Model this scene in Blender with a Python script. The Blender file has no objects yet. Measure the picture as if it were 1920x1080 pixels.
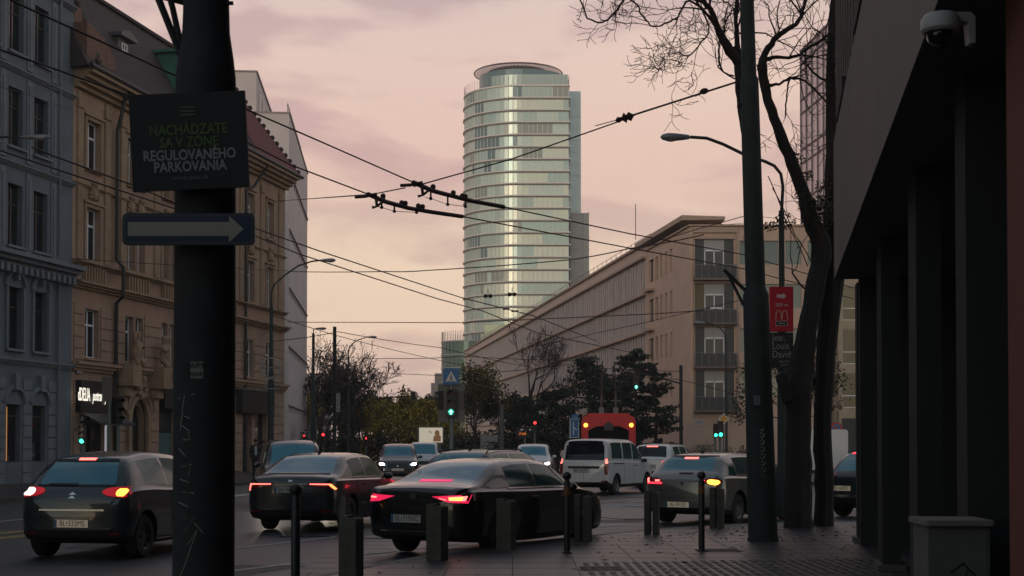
import bpy, bmesh, math, random
from mathutils import Vector, Matrix
from mathutils.bvhtree import BVHTree
R = math.radians
rnd = random.Random(7)
sc = bpy.context.scene
col = sc.collection

# ------------------------------------------------------------------ camera
LENS = 50.0; FPX = LENS/36*1920; TILT = R(1.3); EYE = 1.65; HOR = 833.0
CY = HOR - FPX*math.tan(TILT)
cd = bpy.data.cameras.new('camera'); cam = bpy.data.objects.new('camera', cd); col.objects.link(cam)
cam.location = (0, 0, EYE); cam.rotation_euler = (math.pi/2 + TILT, 0, 0)
cd.lens = LENS; cd.sensor_width = 36; cd.shift_y = (CY-540)/1920
cd.clip_start = 0.1; cd.clip_end = 6000
cd.dof.use_dof = True; cd.dof.focus_distance = 55; cd.dof.aperture_fstop = 7.0
sc.camera = cam
sc.view_settings.view_transform = 'Standard'; sc.view_settings.look = 'None'
sc.view_settings.gamma = 1; sc.view_settings.exposure = 0.0
sc.render.resolution_x = 1024; sc.render.resolution_y = 576
sc.cycles.max_bounces = 6; sc.cycles.diffuse_bounces = 3; sc.cycles.glossy_bounces = 3
sc.cycles.sample_clamp_indirect = 3.0; sc.cycles.use_denoising = True

def ray(px, py):
    F = Vector((0, math.cos(TILT), math.sin(TILT))); U = Vector((0, -math.sin(TILT), math.cos(TILT)))
    d = F*FPX + Vector((1, 0, 0))*(px-960) + U*(CY-py)
    return d/d.y
def at(px, py, Y):
    return Vector((0, 0, EYE)) + ray(px, py)*Y
def atz(px, py, z):
    d = ray(px, py); return Vector((0, 0, EYE)) + d*((z-EYE)/d.z)

# ------------------------------------------------------------------ world: dusk sky, pink ahead, pale yellow afterglow behind
SUN_EL, SUN_ROT = R(4), R(200)
w = bpy.data.worlds.new('World'); sc.world = w; w.use_nodes = True
nt = w.node_tree; nt.nodes.clear(); N = nt.nodes.new; L = nt.links.new
def nd(t, **k):
    n = N(t)
    for a, b in k.items(): setattr(n, a, b)
    return n
out = nd('ShaderNodeOutputWorld'); bg = nd('ShaderNodeBackground')
tc = nd('ShaderNodeTexCoord'); sp = nd('ShaderNodeSeparateXYZ'); L(tc.outputs['Generated'], sp.inputs[0])
def ramp(stops, src):
    r = nd('ShaderNodeValToRGB'); e = r.color_ramp.elements
    while len(e) > 1: e.remove(e[-1])
    e[0].position = stops[0][0]; e[0].color = (*stops[0][1], 1)
    for p, c in stops[1:]:
        q = e.new(p); q.color = (*c, 1)
    L(src, r.inputs[0]); return r
ahead = ramp([(0, (.50,.37,.38)), (.035, (.58,.42,.40)), (.07, (.88,.63,.49)), (.125, (.92,.67,.49)), (.18, (.81,.52,.43)), (.26, (.78,.55,.465)), (.34, (.64,.51,.47)), (.55, (.34,.34,.38)), (1, (.13,.20,.26))], sp.outputs[2])
behind = ramp([(0, (1.15,.98,.66)), (.08, (1.05,.98,.70)), (.15, (.62,.68,.60)), (.24, (.42,.48,.48)), (.5, (.26,.32,.37)), (1, (.13,.20,.26))], sp.outputs[2])
az = nd('ShaderNodeMapRange', interpolation_type='SMOOTHSTEP'); az.inputs[1].default_value = -.35; az.inputs[2].default_value = .55
L(sp.outputs[1], az.inputs[0])
mx = nd('ShaderNodeMix', data_type='RGBA'); L(az.outputs[0], mx.inputs[0]); L(behind.outputs[0], mx.inputs[6]); L(ahead.outputs[0], mx.inputs[7])
mp = nd('ShaderNodeMapping'); mp.inputs['Scale'].default_value = (3.2, 1.6, 11); mp.inputs['Location'].default_value = (.6, .2, .35); L(tc.outputs['Generated'], mp.inputs[0])
n1 = nd('ShaderNodeTexNoise'); n1.inputs['Scale'].default_value = 2.1; n1.inputs['Detail'].default_value = 7; n1.inputs['Roughness'].default_value = .52; n1.inputs['Distortion'].default_value = .35; L(mp.outputs[0], n1.inputs['Vector'])
cr = ramp([(.47, (0,0,0)), (.58, (1,1,1))], n1.outputs[0])
cm = nd('ShaderNodeMath', operation='MULTIPLY'); L(cr.outputs[0], cm.inputs[0]); cm.inputs[1].default_value = .85
mc = nd('ShaderNodeMix', data_type='RGBA', blend_type='MULTIPLY'); L(cm.outputs[0], mc.inputs[0]); L(mx.outputs[2], mc.inputs[6]); mc.inputs[7].default_value = (.74,.68,.77,1)
mp2 = nd('ShaderNodeMapping'); mp2.inputs['Scale'].default_value = (2.2, 1.2, 7); mp2.inputs['Location'].default_value = (3.1, 1.2, 2.35); L(tc.outputs['Generated'], mp2.inputs[0])
n2 = nd('ShaderNodeTexNoise'); n2.inputs['Scale'].default_value = 1.2; n2.inputs['Detail'].default_value = 5; L(mp2.outputs[0], n2.inputs['Vector'])
cr2 = ramp([(.45, (0,0,0)), (.75, (1,1,1))], n2.outputs[0])
cm2 = nd('ShaderNodeMath', operation='MULTIPLY'); L(cr2.outputs[0], cm2.inputs[0]); cm2.inputs[1].default_value = .5
mc2 = nd('ShaderNodeMix', data_type='RGBA'); L(cm2.outputs[0], mc2.inputs[0]); L(mc.outputs[2], mc2.inputs[6]); mc2.inputs[7].default_value = (.84,.62,.47,1)
mc3 = nd('ShaderNodeMix', data_type='RGBA'); L(az.outputs[0], mc3.inputs[0]); L(mc.outputs[2], mc3.inputs[6]); L(mc2.outputs[2], mc3.inputs[7])
sky = nd('ShaderNodeTexSky', sky_type='NISHITA', sun_disc=False, sun_elevation=SUN_EL, sun_rotation=SUN_ROT)
ad = nd('ShaderNodeMix', data_type='RGBA', blend_type='ADD'); ad.inputs[0].default_value = .02; L(mc3.outputs[2], ad.inputs[6]); L(sky.outputs[0], ad.inputs[7])
L(ad.outputs[2], bg.inputs[0]); bg.inputs[1].default_value = 1.1; L(bg.outputs[0], out.inputs[0])

sd = bpy.data.lights.new('sun', 'SUN'); sd.energy = 0.5; sd.angle = R(14); sd.color = (1, .82, .66)
so = bpy.data.objects.new('sun', sd); col.objects.link(so)
# afterglow low behind the camera, a little to the left
so.rotation_euler = Vector((.34, .94, -math.sin(R(8)))).to_track_quat('-Z', 'Y').to_euler()

# ------------------------------------------------------------------ materials
MATS = {}
def mat(name, c, rough=.6, metal=0, var=0, vscale=3, emit=None, es=0, coat=0, ior=None, bump=0, bscale=30, stretch=(1,1,1), c2=None, spec=None):
    if name in MATS: return MATS[name]
    m = bpy.data.materials.new(name); m.use_nodes = True; t = m.node_tree; b = t.nodes['Principled BSDF']
    b.inputs['Base Color'].default_value = (*c, 1); b.inputs['Roughness'].default_value = rough; b.inputs['Metallic'].default_value = metal
    if ior: b.inputs['IOR'].default_value = ior
    if coat: b.inputs['Coat Weight'].default_value = coat; b.inputs['Coat Roughness'].default_value = .04
    if spec is not None: b.inputs['Specular IOR Level'].default_value = spec
    if emit: b.inputs['Emission Color'].default_value = (*emit, 1); b.inputs['Emission Strength'].default_value = es
    if var or bump:
        tcn = t.nodes.new('ShaderNodeTexCoord'); mpn = t.nodes.new('ShaderNodeMapping'); mpn.inputs['Scale'].default_value = stretch
        t.links.new(tcn.outputs['Object'], mpn.inputs[0])
    if var:
        no = t.nodes.new('ShaderNodeTexNoise'); no.inputs['Scale'].default_value = vscale; no.inputs['Detail'].default_value = 6; no.inputs['Roughness'].default_value = .65
        t.links.new(mpn.outputs[0], no.inputs['Vector'])
        r = t.nodes.new('ShaderNodeValToRGB'); r.color_ramp.elements[0].position = .3; r.color_ramp.elements[1].position = .7
        k = c2 or tuple(x*(1-var) for x in c)
        r.color_ramp.elements[0].color = (*k, 1); r.color_ramp.elements[1].color = (*[min(1, x*(1+var*.45)) for x in c], 1)
        t.links.new(no.outputs[0], r.inputs[0]); t.links.new(r.outputs[0], b.inputs['Base Color'])
    if bump:
        nb = t.nodes.new('ShaderNodeTexNoise'); nb.inputs['Scale'].default_value = bscale; nb.inputs['Detail'].default_value = 4
        t.links.new(mpn.outputs[0], nb.inputs['Vector'])
        bn = t.nodes.new('ShaderNodeBump'); bn.inputs['Strength'].default_value = bump; bn.inputs['Distance'].default_value = .02
        t.links.new(nb.outputs[0], bn.inputs['Height']); t.links.new(bn.outputs[0], b.inputs['Normal'])
    MATS[name] = m; return m
def lamp(name, c, s):
    return mat(name, tuple(x*.3 for x in c), .3, emit=c, es=s)

M_asph = mat('asphalt', (.050,.055,.064), .40, var=.45, vscale=.9, bump=.5, bscale=60)
M_pave = mat('paving', (.040,.042,.047), .36, var=.4, vscale=1.2, bump=.4, bscale=40)
M_kerb = mat('kerbstone', (.13,.125,.12), .7, var=.3)
M_mark = mat('road_paint', (.42,.42,.42), .6, var=.5, vscale=5)
M_yellowmark = mat('worn_yellow_paint', (.22,.17,.07), .7, var=.4, vscale=5)
M_tact = mat('tactile_slab', (.046,.047,.050), .6, var=.3)
M_black = mat('black_paint', (.016,.018,.020), .45, var=.3, vscale=6)
M_mast = mat('mast_green_black', (.028,.029,.031), .85, var=.4, vscale=5, bump=.2)
M_mast2 = mat('mast_green', (.024,.032,.032), .8, var=.4, vscale=4)
M_joint = mat('slab_joint', (.022,.023,.026), .8)
M_dark = mat('dark_void', (.008,.008,.009), .8)
M_rubber = mat('rubber', (.012,.012,.012), .8)
M_rim = mat('rim', (.22,.22,.23), .35, metal=.8)
M_glassc = mat('car_glass', (.065,.19,.235), .07, metal=.6, coat=.55)
M_glasss = mat('car_side_glass', (.03,.08,.08), .08, metal=.4, spec=.35)
M_glassd = mat('privacy_glass', (.006,.008,.010), .05, ior=1.5)
M_win = mat('window_glass', (.018,.024,.028), .06, ior=1.7, var=.5, vscale=.7)
M_white = mat('white_frame', (.78,.78,.80), .5)
M_chrome = mat('chrome', (.6,.6,.6), .15, metal=1)
M_steel = mat('grey_steel', (.20,.21,.22), .45, metal=.3, var=.2)
M_wire = mat('wire', (.030,.012,.014), .7)

# ------------------------------------------------------------------ mesh builder
class MB:
    def __init__(s): s.v = []; s.f = []; s.m = []; s.M = Matrix()
    def add(s, vs, fs, mi=0):
        n = len(s.v); s.v += [s.M @ Vector(v) for v in vs]; s.f += [tuple(i+n for i in f) for f in fs]; s.m += [mi]*len(fs); return s
    def box(s, x0, x1, y0, y1, z0, z1, mi=0):
        return s.add([(x0,y0,z0),(x1,y0,z0),(x1,y1,z0),(x0,y1,z0),(x0,y0,z1),(x1,y0,z1),(x1,y1,z1),(x0,y1,z1)],
                     [(0,3,2,1),(4,5,6,7),(0,1,5,4),(1,2,6,5),(2,3,7,6),(3,0,4,7)], mi)
    def quad(s, a, b, c, d, mi=0): return s.add([a,b,c,d], [(0,1,2,3)], mi)
    def prism(s, poly, a, b, axis='y', mi=0):
        # poly in the plane across axis, extruded a..b
        n = len(poly)
        def P(p, t): return {'y': (p[0], t, p[1]), 'z': (p[0], p[1], t), 'x': (t, p[0], p[1])}[axis]
        vs = [P(p, a) for p in poly] + [P(p, b) for p in poly]
        fs = [tuple(range(n))[::-1], tuple(range(n, 2*n))] + [(i, (i+1) % n, n+(i+1) % n, n+i) for i in range(n)]
        return s.add(vs, fs, mi)
    def tube(s, pts, rr, n=6, mi=0, cap=True):
        pts = [Vector(p) for p in pts]
        if not hasattr(rr, '__len__'): rr = [rr]*len(pts)
        vs = []; fs = []; up = None
        for i, p in enumerate(pts):
            t = (pts[min(i+1, len(pts)-1)] - pts[max(i-1, 0)])
            t = t.normalized() if t.length > 1e-9 else Vector((0,0,1))
            if up is None:
                up = Vector((0,0,1)) if abs(t.z) < .9 else Vector((1,0,0))
            a = t.cross(up); a = a.normalized() if a.length > 1e-6 else Vector((1,0,0)); b = a.cross(t).normalized(); up = b
            for k in range(n):
                q = 2*math.pi*k/n; vs.append(p + (a*math.cos(q) + b*math.sin(q))*rr[i])
        for i in range(len(pts)-1):
            for k in range(n):
                fs.append((i*n+k, i*n+(k+1) % n, (i+1)*n+(k+1) % n, (i+1)*n+k))
        if cap and n > 2: fs.append(tuple(range(n))[::-1]); fs.append(tuple(range((len(pts)-1)*n, len(pts)*n)))
        return s.add(vs, fs, mi)
    def lathe(s, prof, n=20, axis='z', mi=0):
        vs = []; fs = []
        for r, t in prof:
            for k in range(n):
                q = 2*math.pi*k/n; c, d = r*math.cos(q), r*math.sin(q)
                vs.append({'z': (c, d, t), 'y': (c, t, d), 'x': (t, c, d)}[axis])
        for i in range(len(prof)-1):
            for k in range(n): fs.append((i*n+k, i*n+(k+1) % n, (i+1)*n+(k+1) % n, (i+1)*n+k))
        return s.add(vs, fs, mi)
    def ball(s, c, r, sc_=(1,1,1), n=10, mi=0):
        M0 = s.M; s.M = s.M @ Matrix.Translation(c) @ Matrix.Diagonal((*sc_, 1))
        s.lathe([(r*max(.001, math.sin(math.pi*i/6)), -r*math.cos(math.pi*i/6)) for i in range(7)], n, mi=mi); s.M = M0; return s
    def build(s, name, m, parent=None, smooth=False, M=None):
        me = bpy.data.meshes.new(name); me.from_pydata([tuple(v) for v in s.v], [], s.f)
        for x in (m if isinstance(m, (list, tuple)) else [m]): me.materials.append(x)
        if any(s.m): me.polygons.foreach_set('material_index', s.m)
        bm = bmesh.new(); bm.from_mesh(me); bmesh.ops.recalc_face_normals(bm, faces=bm.faces); bm.to_mesh(me); bm.free()
        if smooth:
            me.polygons.foreach_set('use_smooth', [True]*len(me.polygons))
            try: me.set_sharp_from_angle(angle=R(40))
            except Exception: pass
        o = bpy.data.objects.new(name, me); col.objects.link(o)
        if parent: o.parent = parent
        if M is not None: o.matrix_local = M
        return o

def tag(o, label=None, cat=None, group=None, kind=None):
    for k, v in (('label', label), ('category', cat), ('group', group), ('kind', kind)):
        if v: o[k] = v
    return o
def thing(name, label, cat, loc=(0,0,0), rz=0, group=None):
    o = bpy.data.objects.new(name, None); col.objects.link(o); o.location = loc; o.rotation_euler = (0,0,rz); o.empty_display_size = .3
    return tag(o, label, cat, group)
def struct(o): o['kind'] = 'structure'; return o
def copy_tree(o, parent=None):
    c = o.copy(); col.objects.link(c)
    if parent: c.parent = parent
    for ch in list(o.children):
        copy_tree(ch, c)
    return c

def text(name, s, size, m, parent, loc, rz=0, ext=.004, align='CENTER', sx=1.0, face='front', shear=0, bold=0):
    # upright text, front towards local -y
    cu = bpy.data.curves.new(name, 'FONT'); cu.body = s; cu.size = size; cu.extrude = ext; cu.align_x = align; cu.align_y = 'CENTER'; cu.shear = shear
    cu.resolution_u = 3; cu.offset = bold*size
    t = bpy.data.objects.new('t', cu); col.objects.link(t)
    dg = bpy.context.evaluated_depsgraph_get(); me = bpy.data.meshes.new_from_object(t.evaluated_get(dg))
    bpy.data.objects.remove(t)
    me.name = name; me.materials.clear(); me.materials.append(m)
    me.transform(Matrix.Translation(loc) @ Matrix.Rotation(rz, 4, 'Z') @ Matrix.Rotation(math.pi/2, 4, 'X') @ Matrix.Diagonal((sx,1,1,1)))
    o = bpy.data.objects.new(name, me); col.objects.link(o); o.parent = parent
    return o

# ------------------------------------------------------------------ ground
def sheet(name, pts, z, m, th=0):
    mb = MB()
    if th: mb.prism(pts, z-th, z, 'z')
    else: mb.add([(x, y, z) for x, y in pts], [tuple(range(len(pts)))])
    return mb.build(name, m)
struct(sheet('ground', [(-500,-150),(500,-150),(500,750),(-500,750)], -.004, M_asph))
TL = .2025
KR = [(-3.4,-40),(-3.2,2),(-3.05,9),(-2.75,13.4),(-2.2,16.4),(-1.35,18.9),(-.35,21.1),(.8,23.0),(2.1,24.9),(3.3,26.3),(4.4,27.3),(6.0,28.0),(40,30)]
struct(sheet('sidewalk', KR + [(60,29.5),(60,-40)], .12, M_pave, .12))
mb = MB()
for a, b in zip(KR[:-1], KR[1:]):
    a = Vector(a); b = Vector(b); d = (b-a).normalized(); n = Vector((-d.y, d.x))*.13
    k = max(1, int((b-a).length/1.0))
    for i in range(k):
        p = a+(b-a)*i/k; q = a+(b-a)*(i+1)/k - d*.012
        mb.prism([tuple(p+n), tuple(q+n), tuple(q), tuple(p)], -.05, .123, 'z')
struct(mb.build('kerb', M_kerb))
# tactile paving, rows of small ribs
mb = MB()
for i in range(17, 52):
    for j in range(7):
        x, y = -1.3+i*.13, 15.2+j*.42+i*.022
        mb.box(x, x+.065, y, y+.34, .12, .1275)
struct(mb.build('tactile_paving', M_tact))
# slab joints of the sidewalk
mb = MB()
for i in range(24): mb.box(-2.6, 6, 8+i*.8, 8.012+i*.8, .1195, .1215)
for j in range(12): mb.box(-2.4+j*.8, -2.388+j*.8, 17 if j < 2 else 8, 16+1.2*j if j < 9 else 27, .1195, .1218)
struct(mb.build('paving_joints', M_joint))
# left sidewalk
struct(sheet('left_sidewalk', [(-30.45-.2025*40, -40), (-22.4-.2025*40, -40), (-22.4+.2025*84, 84), (-22.4+.2025*84-6, 90), (-30.45+.2025*90, 90)], .12, M_pave, .12))
struct(sheet('far_sidewalk', [(-17.5,98),(-12.5,98),(-28,260),(-34,260)], .12, M_pave, .12))
struct(sheet('median', [(2.5,78),(9.5,78),(9,100),(-3,235),(-9,235)], .14, mat('turf', (.03,.035,.02), .9, var=.4), .14))
struct(sheet('far_right_sidewalk', [(9.8,100),(45,100),(45,109),(13.7,109),(-9,266),(-12,266)], .12, M_pave, .12))
# markings
mb = MB()
def stripe(x0, y0, x1, y1, wd=.12):
    a = Vector((x0,y0)); b = Vector((x1,y1)); d = (b-a).normalized(); n = Vector((-d.y,d.x))*wd/2
    mb.add([(*(a+n),.0),(*(b+n),.0),(*(b-n),.0),(*(a-n),.0)], [(0,1,2,3)])
stripe(-4.2,17.6,-2.9,19.9); stripe(-2.5,20.8,-.9,23.6); stripe(.6,26.4,2.3,29.3); stripe(-6.5,12,-5.2,15.4)
stripe(-4.4,22.5,-3.1,25.5); stripe(-3.2,31,-2.2,34.5); stripe(-7.8,28,-6.6,33); stripe(-11,30,-9.5,37); stripe(-13,38,-11,47)
for i in range(7): stripe(.2+i*.75,36.5+i*.9,2.4+i*.75,36.3+i*.9,.35)
for i in range(9): stripe(-13.5+i*.9,44,-13.0+i*.9,48,.45)
stripe(-5,40,-4.2,60,.14); stripe(-1,48,-.8,74,.14)
o = mb.build('road_markings', M_mark); o.location.z = .004; struct(o)
mb = MB()
for i in range(8): stripe(-13.8+i*.95,23.4+i*.25,-13.0+i*.95,26.2+i*.25,.45)
o = mb.build('crosswalk_stripes', M_yellowmark); o.location.z = .004; struct(o)

# wear on the road and pavement
M_patch = mat('asphalt_patch', (.026,.028,.033), .6, var=.4, vscale=3, bump=.5, bscale=80)
r = random.Random(5)
for (x, y, w_, h_, a) in ((-3.6,18.4,.9,2.2,-.3),(1.9,30.5,1.6,1.1,.2),(-6.8,24,.8,3,.1),(4.2,38,2.4,.9,.1),(-1.0,34,1.0,3.2,-.15),(-9,33,1.2,2.2,.2)):
    mb = MB(); P_ = [(w_*.5*sx_+r.uniform(-.08,.08), h_*.5*sy_+r.uniform(-.1,.1)) for sx_, sy_ in ((-1,-1),(0,-1),(1,-1),(1,0),(1,1),(0,1),(-1,1),(-1,0))]
    c_, s_ = math.cos(a), math.sin(a); mb.add([(x+p[0]*c_-p[1]*s_, y+p[0]*s_+p[1]*c_, 0) for p in P_], [tuple(range(8))])
    struct(mb.build('road_patch', M_patch))
mb = MB()
for k in range(9):
    p = Vector((r.uniform(-7,6), r.uniform(17,42), .001)); d = r.uniform(0,6.28); P_ = [p.copy()]
    for i in range(14): d += r.uniform(-.6,.6); p = p+Vector((math.cos(d), math.sin(d), 0))*.28; P_.append(p.copy())
    mb.tube(P_, .008, 3, cap=False)
struct(mb.build('road_cracks', M_dark))
for x, y, z in ((-4.6,21.5,.0),(2.7,31.2,0),(1.1,17.5,.12),(3.0,20.5,.12)):
    t = thing('manhole_cover', {21.5:'round iron manhole cover in the lane beside the black coupe',31.2:'round iron manhole cover in the road before the silver hatchback',17.5:'round iron cover in the paving near the middle bollards',20.5:'round iron cover in the paving before the stepped mast'}[y], 'manhole cover', (x, y, z), 0, 'manhole covers')
    MB().lathe([(.001,.006),(.33,.006),(.36,.002),(.36,0)], 28).build('lid', mat('cast_iron', (.03,.028,.027), .5, metal=.6, var=.3, vscale=12), t)
    mb = MB()
    for i in range(7): mb.box(-.26,.26,-.27+i*.085,-.235+i*.085,.0061,.010)
    mb.build('tread', MATS['cast_iron'], t)
mb = MB()
for k in range(520):
    if k % 3: x, y, z = r.gauss(4.6,1.6), r.gauss(24.5,1.8), .124
    else: x, y, z = r.uniform(-2.2,5), r.uniform(13,24), .124
    if not (x > -2 and y < 26.5 and x < 7 and (x > .2+(y-21)*.6 or y < 20)): continue
    a = r.uniform(0,6.28); s_ = r.uniform(.02,.055); c_, q_ = math.cos(a)*s_, math.sin(a)*s_
    mb.add([(x-c_,y-q_,z),(x+q_*.6,y-c_*.6,z+r.uniform(.002,.02)),(x+c_,y+q_,z+.004),(x-q_*.6,y+c_*.6,z+r.uniform(.002,.02))], [(0,1,2,3)])
o = mb.build('fallen_leaves', mat('dead_leaf', (.085,.050,.022), .8)); tag(o, kind='stuff', label='brown fallen leaves scattered on the pavement')

# ------------------------------------------------------------------ facades
class Frame:
    def __init__(s, ox, oy, rz):
        s.o = Vector((ox, oy, 0)); s.rz = rz; s.u = Vector((math.cos(rz), math.sin(rz), 0)); s.n = Vector((-math.sin(rz), math.cos(rz), 0))
    def pix(s, px, py):
        d = ray(px, py); E = Vector((0,0,EYE)); t = (s.o-E).dot(s.n)/d.dot(s.n); p = E+d*t
        return (p-s.o).dot(s.u), p.z
    def x(s, px): return s.pix(px, 800)[0]
    def thing(s, name, label, cat, group=None, lx=0):
        p = s.o+s.u*lx; return thing(name, label, cat, p, s.rz, group)
def wall(mb, x0, x1, z0, z1, holes=(), rec=.25, y=0, mi=0, ri=None):
    xs = sorted({x0, x1, *[h[0] for h in holes], *[h[1] for h in holes]}); zs = sorted({z0, z1, *[h[2] for h in holes], *[h[3] for h in holes]})
    ri = mi if ri is None else ri
    for a, b in zip(xs[:-1], xs[1:]):
        for c, d in zip(zs[:-1], zs[1:]):
            mx_, mz = (a+b)/2, (c+d)/2
            if mx_ < x0 or mx_ > x1 or mz < z0 or mz > z1: continue
            if any(h[0] < mx_ < h[1] and h[2] < mz < h[3] for h in holes): continue
            mb.quad((a,y,c),(b,y,c),(b,y,d),(a,y,d), mi)
    for a, b, c, d in holes:
        mb.quad((a,y,c),(a,y+rec,c),(a,y+rec,d),(a,y,d), ri); mb.quad((b,y,c),(b,y,d),(b,y+rec,d),(b,y+rec,c), ri)
        mb.quad((a,y,c),(b,y,c),(b,y+rec,c),(a,y+rec,c), ri); mb.quad((a,y,d),(a,y+rec,d),(b,y+rec,d),(b,y,d), ri)
def shell(mb, x0, x1, z0, z1, D, mi=0, y=0):
    # sides, back and top of a mass behind a front wall
    mb.quad((x0,y,z0),(x0,D,z0),(x0,D,z1),(x0,y,z1), mi); mb.quad((x1,y,z0),(x1,y,z1),(x1,D,z1),(x1,D,z0), mi)
    mb.quad((x0,D,z0),(x1,D,z0),(x1,D,z1),(x0,D,z1), mi); mb.quad((x0,y,z1),(x1,y,z1),(x1,D,z1),(x0,D,z1), mi)
def window(p, x0, x1, z0, z1, rec=.25, y=0, fm=None, gm=None, nx=2, tr=.68, fw=.06, sill=None, surround=None, name='window', curtain=True):
    mb = MB(); fm = fm or M_white; Y = y+rec-.07
    mb.box(x0+.002,x0+fw,Y,Y+.06,z0+.002,z1-.002); mb.box(x1-fw,x1-.002,Y,Y+.06,z0+.002,z1-.002)
    mb.box(x0+fw,x1-fw,Y,Y+.06,z0+.002,z0+fw); mb.box(x0+fw,x1-fw,Y,Y+.06,z1-fw,z1-.002)
    for i in range(1, nx):
        c = x0+(x1-x0)*i/nx; mb.box(c-fw*.5,c+fw*.5,Y-.004,Y+.056,z0+fw,z1-fw)
    if tr: c = z0+(z1-z0)*tr; mb.box(x0+fw,x1-fw,Y-.008,Y+.05,c-fw*.6,c+fw*.6)
    o = mb.build(name, fm, p)
    MB().box(x0+.01,x1-.01,Y+.03,Y+.045,z0+.01,z1-.01).build('pane', gm or M_win, o)
    if sill: MB().box(x0-.12,x1+.12,y-.14,y+.02,z0-.10,z0-.002).build('sill', sill, o)
    if surround:
        m2 = MB(); t = .16
        m2.box(x0-t,x0-.003,y-.07,y+.002,z0,z1+t); m2.box(x1+.003,x1+t,y-.07,y+.002,z0,z1+t); m2.box(x0-.003,x1+.003,y-.07,y+.002,z1+.003,z1+t)
        m2.box(x0-t-.1,x1+t+.1,y-.16,y+.002,z1+t+.002,z1+t+.1)
        m2.build('surround', surround, o)
    return o
def courses(mb, x0, x1, z0, z1, h=.42, gap=.045, pr=.05, y=0, mi=0):
    z = z0
    while z+h <= z1+.01:
        mb.box(x0, x1, y-pr, y+.001, z, z+h-gap, mi); z += h
def ledge(mb, x0, x1, z, h=.25, pr=.25, y=0, mi=0, steps=3):
    for i in range(steps):
        mb.box(x0-.001*i, x1+.001*i, y-pr*(i+1)/steps, y+.001, z+h*i/steps, z+h*(i+1)/steps, mi)

# --- blue-grey town house at the left edge
aL = math.atan(TL); FL = Frame(-30.45, 0, math.pi/2-aL)
M_blue = mat('blue_plaster', (.14,.168,.195), .85, var=.22, vscale=.8, bump=.15)
M_blue2 = mat('blue_plaster_trim', (.18,.205,.23), .85, var=.2, vscale=1.5)
M_dwin = mat('brown_window_frame', (.055,.045,.04), .6)
xe = FL.x(133)
b = FL.thing('town_house', 'tall slate blue town house with moulded cornice and arched ground floor windows', 'house', lx=xe-30)
x1 = 30.0; X = lambda px: FL.x(px)-xe+30
holes = []; wins = []
rows = [(5.35,7.75,'arch'),(9.35,11.75,'r'),(13.2,15.5,'r'),(16.9,19.2,'r'),(20.6,22.6,'r')]
cols = []
a0, b0 = X(60), X(86); pitch = X(60)-X(11); k = 0
while a0-k*pitch > .8:
    cols.append((a0-k*pitch, a0-k*pitch+(b0-a0))); k += 1
for (a, c) in cols:
    for z0, z1, t in rows: holes.append((a, c, z0, z1))
    holes.append((a+.02, c-.02, .95, 3.2))
mb = MB(); wall(mb, 0, x1, 0, 24, holes, .28); shell(mb, 0, x1, 0, 24, 14)
mb.build('wall', M_blue, b)
mb = MB()
ledge(mb, 0, x1+.05, 8.55, .5, .65); ledge(mb, 0, x1+.02, 12.4, .18, .18); ledge(mb, 0, x1+.02, 16.1, .18, .18); ledge(mb, 0, x1+.02, 19.8, .18, .2)
ledge(mb, 0, x1+.03, 4.75, .22, .2); ledge(mb, 0, x1+.05, 23.3, .6, .7)
for i in range(int(x1/.42)): mb.box(i*.42, i*.42+.2, -.42, .001, 8.25, 8.55)
mb.build('cornice', M_blue2, b)
for (a, c) in cols:
    mb = MB()
    m_ = (a+c)/2
    for z0 in (0.1,):
        courses(mb, c+.12, c+.12+(pitch-(c-a))-.24, .1, 4.5, .46)
    for zb, zt in ((9.1,12.3),(12.7,16.0),(16.4,19.7),(20.1,23.2)):
        mb.box(c+.22, a+pitch-.22, -.06, .001, zb, zt)
        mb.box(c+.34, a+pitch-.34, -.10, -.059, zb+.2, zt-.2)
    # archivolts over the first floor and ground floor windows
    for zc, rr in ((7.75,(c-a)/2+.16),(3.25,(c-a)/2+.2)):
        pts = [(m_+rr*math.cos(math.pi*i/10), -.06, zc+rr*.85*math.sin(math.pi*i/10)) for i in range(11)]
        mb.tube(pts, .09, 5)
    mb.box(m_-.1, m_+.1, -.22, .001, 8.02, 8.5); mb.box(m_-.14, m_+.14, -.2, .001, 3.75, 4.4)
    mb.box(a-.14, a-.02, -.1, .001, 5.3, 7.75); mb.box(c+.02, c+.14, -.1, .001, 5.3, 7.75)
    mb.build('pilaster', M_blue2, b)
M_lit = mat('lit_window', (.25,.13,.05), .4, emit=(1,.42,.10), es=.38)
for i, (a, c) in enumerate(cols):
    for z0, z1, t in rows[:4]:
        window(b, a, c, z0, z1, .28, fm=M_dwin, sill=M_blue2, fw=.05)
    w_ = window(b, a+.02, c-.02, .95, 3.2, .28, fm=M_dwin, nx=1, tr=.8, fw=.05)
    if i < 3: MB().box(a+.18, a+(.42 if i else .3), .2, .215, 1.0, 3.1).build('lit_panel', M_lit, w_)
MB().tube([(x1-1.25,-.12,8.2),(x1-1.25,-.12,.3)], .06, 6).build('drainpipe', M_blue2, b); MB().tube([(x1-1.25,-.12,23),(x1-1.25,-.12,9.4)], .06, 6).build('drainpipe', M_blue2, b)

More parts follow.
